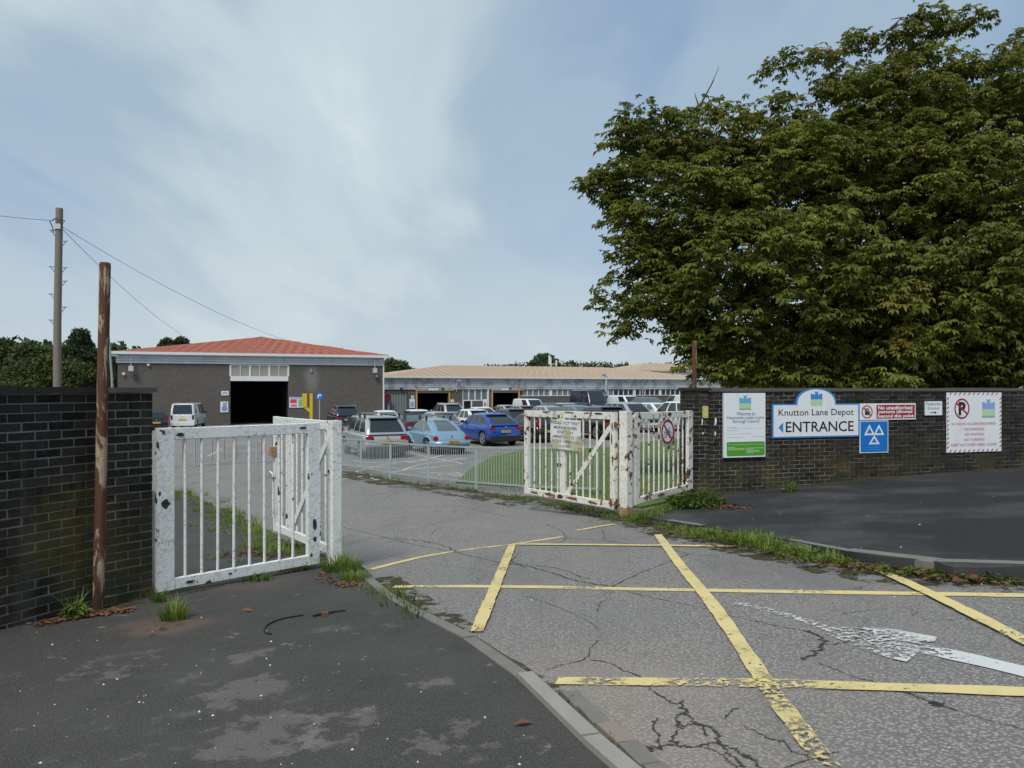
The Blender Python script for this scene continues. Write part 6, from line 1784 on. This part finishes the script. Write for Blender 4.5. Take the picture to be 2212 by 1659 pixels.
S6 = [(x, y, z, .10, random.randint(8, 22), random.uniform(.04, .12)) for x, y, z in strip([(760, 1022), (860, 1042), (960, 1052), (1040, 1066), (1130, 1082)], .0, 120, .16)]
tag(blades('rail_weeds', S6, MT['weed']), 'weeds along the foot of the guard rail', kind='stuff')
S7 = []
for _ in range(2600):
    i = random.random(); u = random.uniform(1045, 1490); v = random.uniform(950, 1085)
    p = gp(u, v)
    if p.y < WA.y + .3 + (p.x - WA.x) * .3 and p.x > 2.9: continue
    if v > 1050 + (u - 1130) * .15 and u < 1340: continue
    if v < 972 - (u - 1120) * .06 : continue
    S7.append((p.x, p.y, p.z + .035, .22, 9, .045))
tag(blades('lawn_grass', S7, MT['grass']), 'mown grass blades of the lawn inside the gates', kind='stuff')
S8 = []
for _ in range(420):
    u = random.uniform(990, 1135); v = random.uniform(1000, 1062)
    if v > 1040 + (u - 990) * .15 or v < 1046 - (u - 985) * .62: continue
    p = gp(u, v); S8.append((p.x, p.y, p.z + .0, .25, 7, .07))
tag(blades('rough_grass', S8, MT['weed']), 'rough thin grass between the guard rail and the lawn', kind='stuff')
def soil(name, pix, w, off): 
    o = ribbon(name, pix, w, MT['soil'], ground, off, per=4, taper=True); return o
for L_, w_, off_ in (([(750, 1235), (830, 1285), (905, 1340), (1000, 1398), (1080, 1450), (1150, 1500), (1215, 1550), (1320, 1655)], .34, .0045), ([(800, 1250), (860, 1295), (905, 1330), (960, 1365)], .55, .0042), ([(1120, 1075), (1230, 1093), (1345, 1122), (1440, 1150), (1560, 1176), (1700, 1205), (1850, 1236), (2000, 1254), (2212, 1270)], .55, .0045),
                     ([(742, 1024), (860, 1048), (960, 1062), (1060, 1076), (1140, 1090)], .8, .0042), ([(330, 1312), (450, 1285), (560, 1262), (690, 1235)], .18, OFF_L + .004), ([(-60, 1385), (60, 1356), (150, 1336), (215, 1332), (290, 1316)], .30, OFF_L + .004), ([(1540, 1080), (1660, 1066), (1850, 1055), (2020, 1032), (2200, 1026)], .4, OFF_R + .004)):
    ribbon('dirt_strip', L_, w_, MT['dirt'], ground, off_, per=4)
soil('soil_strip', [(745, 1225), (815, 1290), (905, 1350), (1000, 1402), (1075, 1450), (1140, 1495), (1205, 1542), (1310, 1650)], .10, .006)
soil('soil_strip', [(1130, 1072), (1230, 1088), (1345, 1116), (1440, 1143), (1560, 1168), (1700, 1196), (1850, 1228), (2000, 1246), (2212, 1262)], .22, .007)
soil('soil_strip', [(376, 1066), (450, 1100), (520, 1138), (600, 1190), (700, 1222)], .35, .075)
soil('soil_strip', [(742, 1018), (860, 1042), (960, 1054), (1060, 1068), (1140, 1082)], .35, .005)
soil('soil_strip', [(1395, 1122), (1440, 1108), (1500, 1094), (1545, 1085)], .45, OFF_R + .005)
soil('soil_strip', [(-60, 1375), (60, 1345), (150, 1325), (215, 1322), (290, 1306), (335, 1300)], .12, OFF_L + .005)

def litter(name, label, spots, mat, size):
    V = []; T = []
    for (x, y, z) in spots:
        a = random.uniform(0, 2 * PI); s_ = size * random.uniform(.5, 1.3); t = random.uniform(-.5, .5); b = len(V)
        f = Vector((math.cos(a), math.sin(a), t * .5)); w_ = Vector((-math.sin(a), math.cos(a), random.uniform(-.4, .4))) * .42; c = Vector((x, y, z + .012)); cu_ = Vector((0, 0, s_ * .25))
        V += [c - f * s_, c + w_ * s_ + cu_, c + f * s_, c - w_ * s_ + cu_, c]
        T += [(b, b + 1, b + 4), (b + 1, b + 2, b + 4), (b + 2, b + 3, b + 4), (b + 3, b, b + 4)]
    o = np_mesh(name, np.array([tuple(v) for v in V]), np.array(T), mat); tag(o, label, kind='stuff'); return o
litter('leaf_litter', 'brown dead leaves heaped against the left wall', strip([(80, 1352), (150, 1338), (215, 1330), (275, 1318)], OFF_L, 190, .045), MT['litter'], .032)
litter('leaf_litter', 'orange dead leaves at the foot of the left gate post', strip([(690, 1240), (740, 1262), (770, 1268)], OFF_L, 70, .06), MT['litter'], .035)
litter('leaf_litter', 'brown dead leaves behind the left gate panel', strip([(480, 1205), (540, 1195), (620, 1205)], OFF_L, 120, .12), MT['litter'], .04)
litter('leaf_litter', 'brown dead leaves scattered along the left kerb', strip([(800, 1262), (860, 1305), (960, 1372), (1075, 1446)], .02, 40, .06), MT['litter'], .028)
litter('leaf_litter', 'brown dead leaves along the right kerb', strip([(1440, 1148), (1560, 1172), (1700, 1198), (1800, 1218), (2000, 1245), (2212, 1262)], .03, 260, .09), MT['litter'], .045)
litter('leaf_litter', 'orange dead leaves beside the weed bush at the right wall', strip([(1540, 1092), (1570, 1098), (1605, 1096)], OFF_R, 80, .12), MT['litter'], .05)
for (u, v, off, lab) in ((535, 1322, OFF_L, 'curled brown leaf lying below the wire on the pavement'), (352, 1362, OFF_L, 'fallen leaf lying on the reddish patch of pavement'), (1130, 1568, OFF_L, 'single pink-brown leaf near the pale kerbstone'), (2100, 1032, OFF_R, 'tan leaf by the long wall below the no parking notice'), (1700, 1078, OFF_R, 'yellow leaf on the black pavement below the entrance sign'), (330, 1374, OFF_L, 'small curled leaf on the left pavement')):
    p = gp(u, v, off); o = litter('fallen_leaf', lab, [(0, 0, 0)], MT['litter'], .045); o['kind'] = 'thing'; o['category'] = 'leaf'; o.location = p
grit = []
for _ in range(85):
    u, v = random.uniform(20, 1150), random.uniform(1330, 1655)
    p = gp(u, v, OFF_L)
    if u > 700 + (v - 1280) * 1.45: continue
    grit.append((p.x, p.y, p.z))
for _ in range(45):
    u, v = random.uniform(1500, 2200), random.uniform(1065, 1215)
    if v > 1140 + (u - 1450) * .13: continue
    p = gp(u, v, OFF_R); grit.append((p.x, p.y, p.z))
for _ in range(60):
    p = gp(random.uniform(1100, 2200), random.uniform(1220, 1650)); grit.append((p.x, p.y, p.z + .004))
V = []; T = []
for (x, y, z) in grit:
    s_ = random.choice((.0022, .003, .003, .004, .0045, .007)) * (1 + y * .05); b = len(V)
    V += [(x + s_ * random.uniform(.6, 1.2) * math.cos(t), y + s_ * random.uniform(.6, 1.2) * math.sin(t), z) for t in (0, 1.6, 3.1, 4.7)] + [(x, y, z + s_ * .9)]
    T += [(b, b + 1, b + 4), (b + 1, b + 2, b + 4), (b + 2, b + 3, b + 4), (b + 3, b, b + 4)]
tag(np_mesh('grit', np.array(V), np.array(T), MT['chip']), 'pale specks of grit scattered on the pavements and road', kind='stuff')

# length of wire and broken strip lying on the pavement
cb = [gp(u, v, OFF_L + .008) for u, v in ((586, 1369), (574, 1366), (572, 1356), (585, 1345), (615, 1335), (655, 1328))]
tag(MB().tube(spline([Vector(p) for p in cb], 5), .006, 6).build('wire_offcut', MT['trim'], None, 60), 'curved piece of black wire lying on the left pavement', 'wire')
st_ = [gp(u, v, OFF_L + .01) for u, v in ((676, 1330), (700, 1325), (722, 1321), (747, 1318))]
so = empty('rubber_strip', st_[0], 0, 'dark broken strip lying beside the wire on the pavement', 'debris')
MB().tube([Vector(p) - st_[0] for p in st_], [.010, .012, .008, .005], 6).build('strip', MT['trim'], so, 60)
MB().box(Vector(gp(702, 1326, OFF_L + .014)) - st_[0], (.05, .03, .025), .4).build('lump', MT['rust_flat'], so)
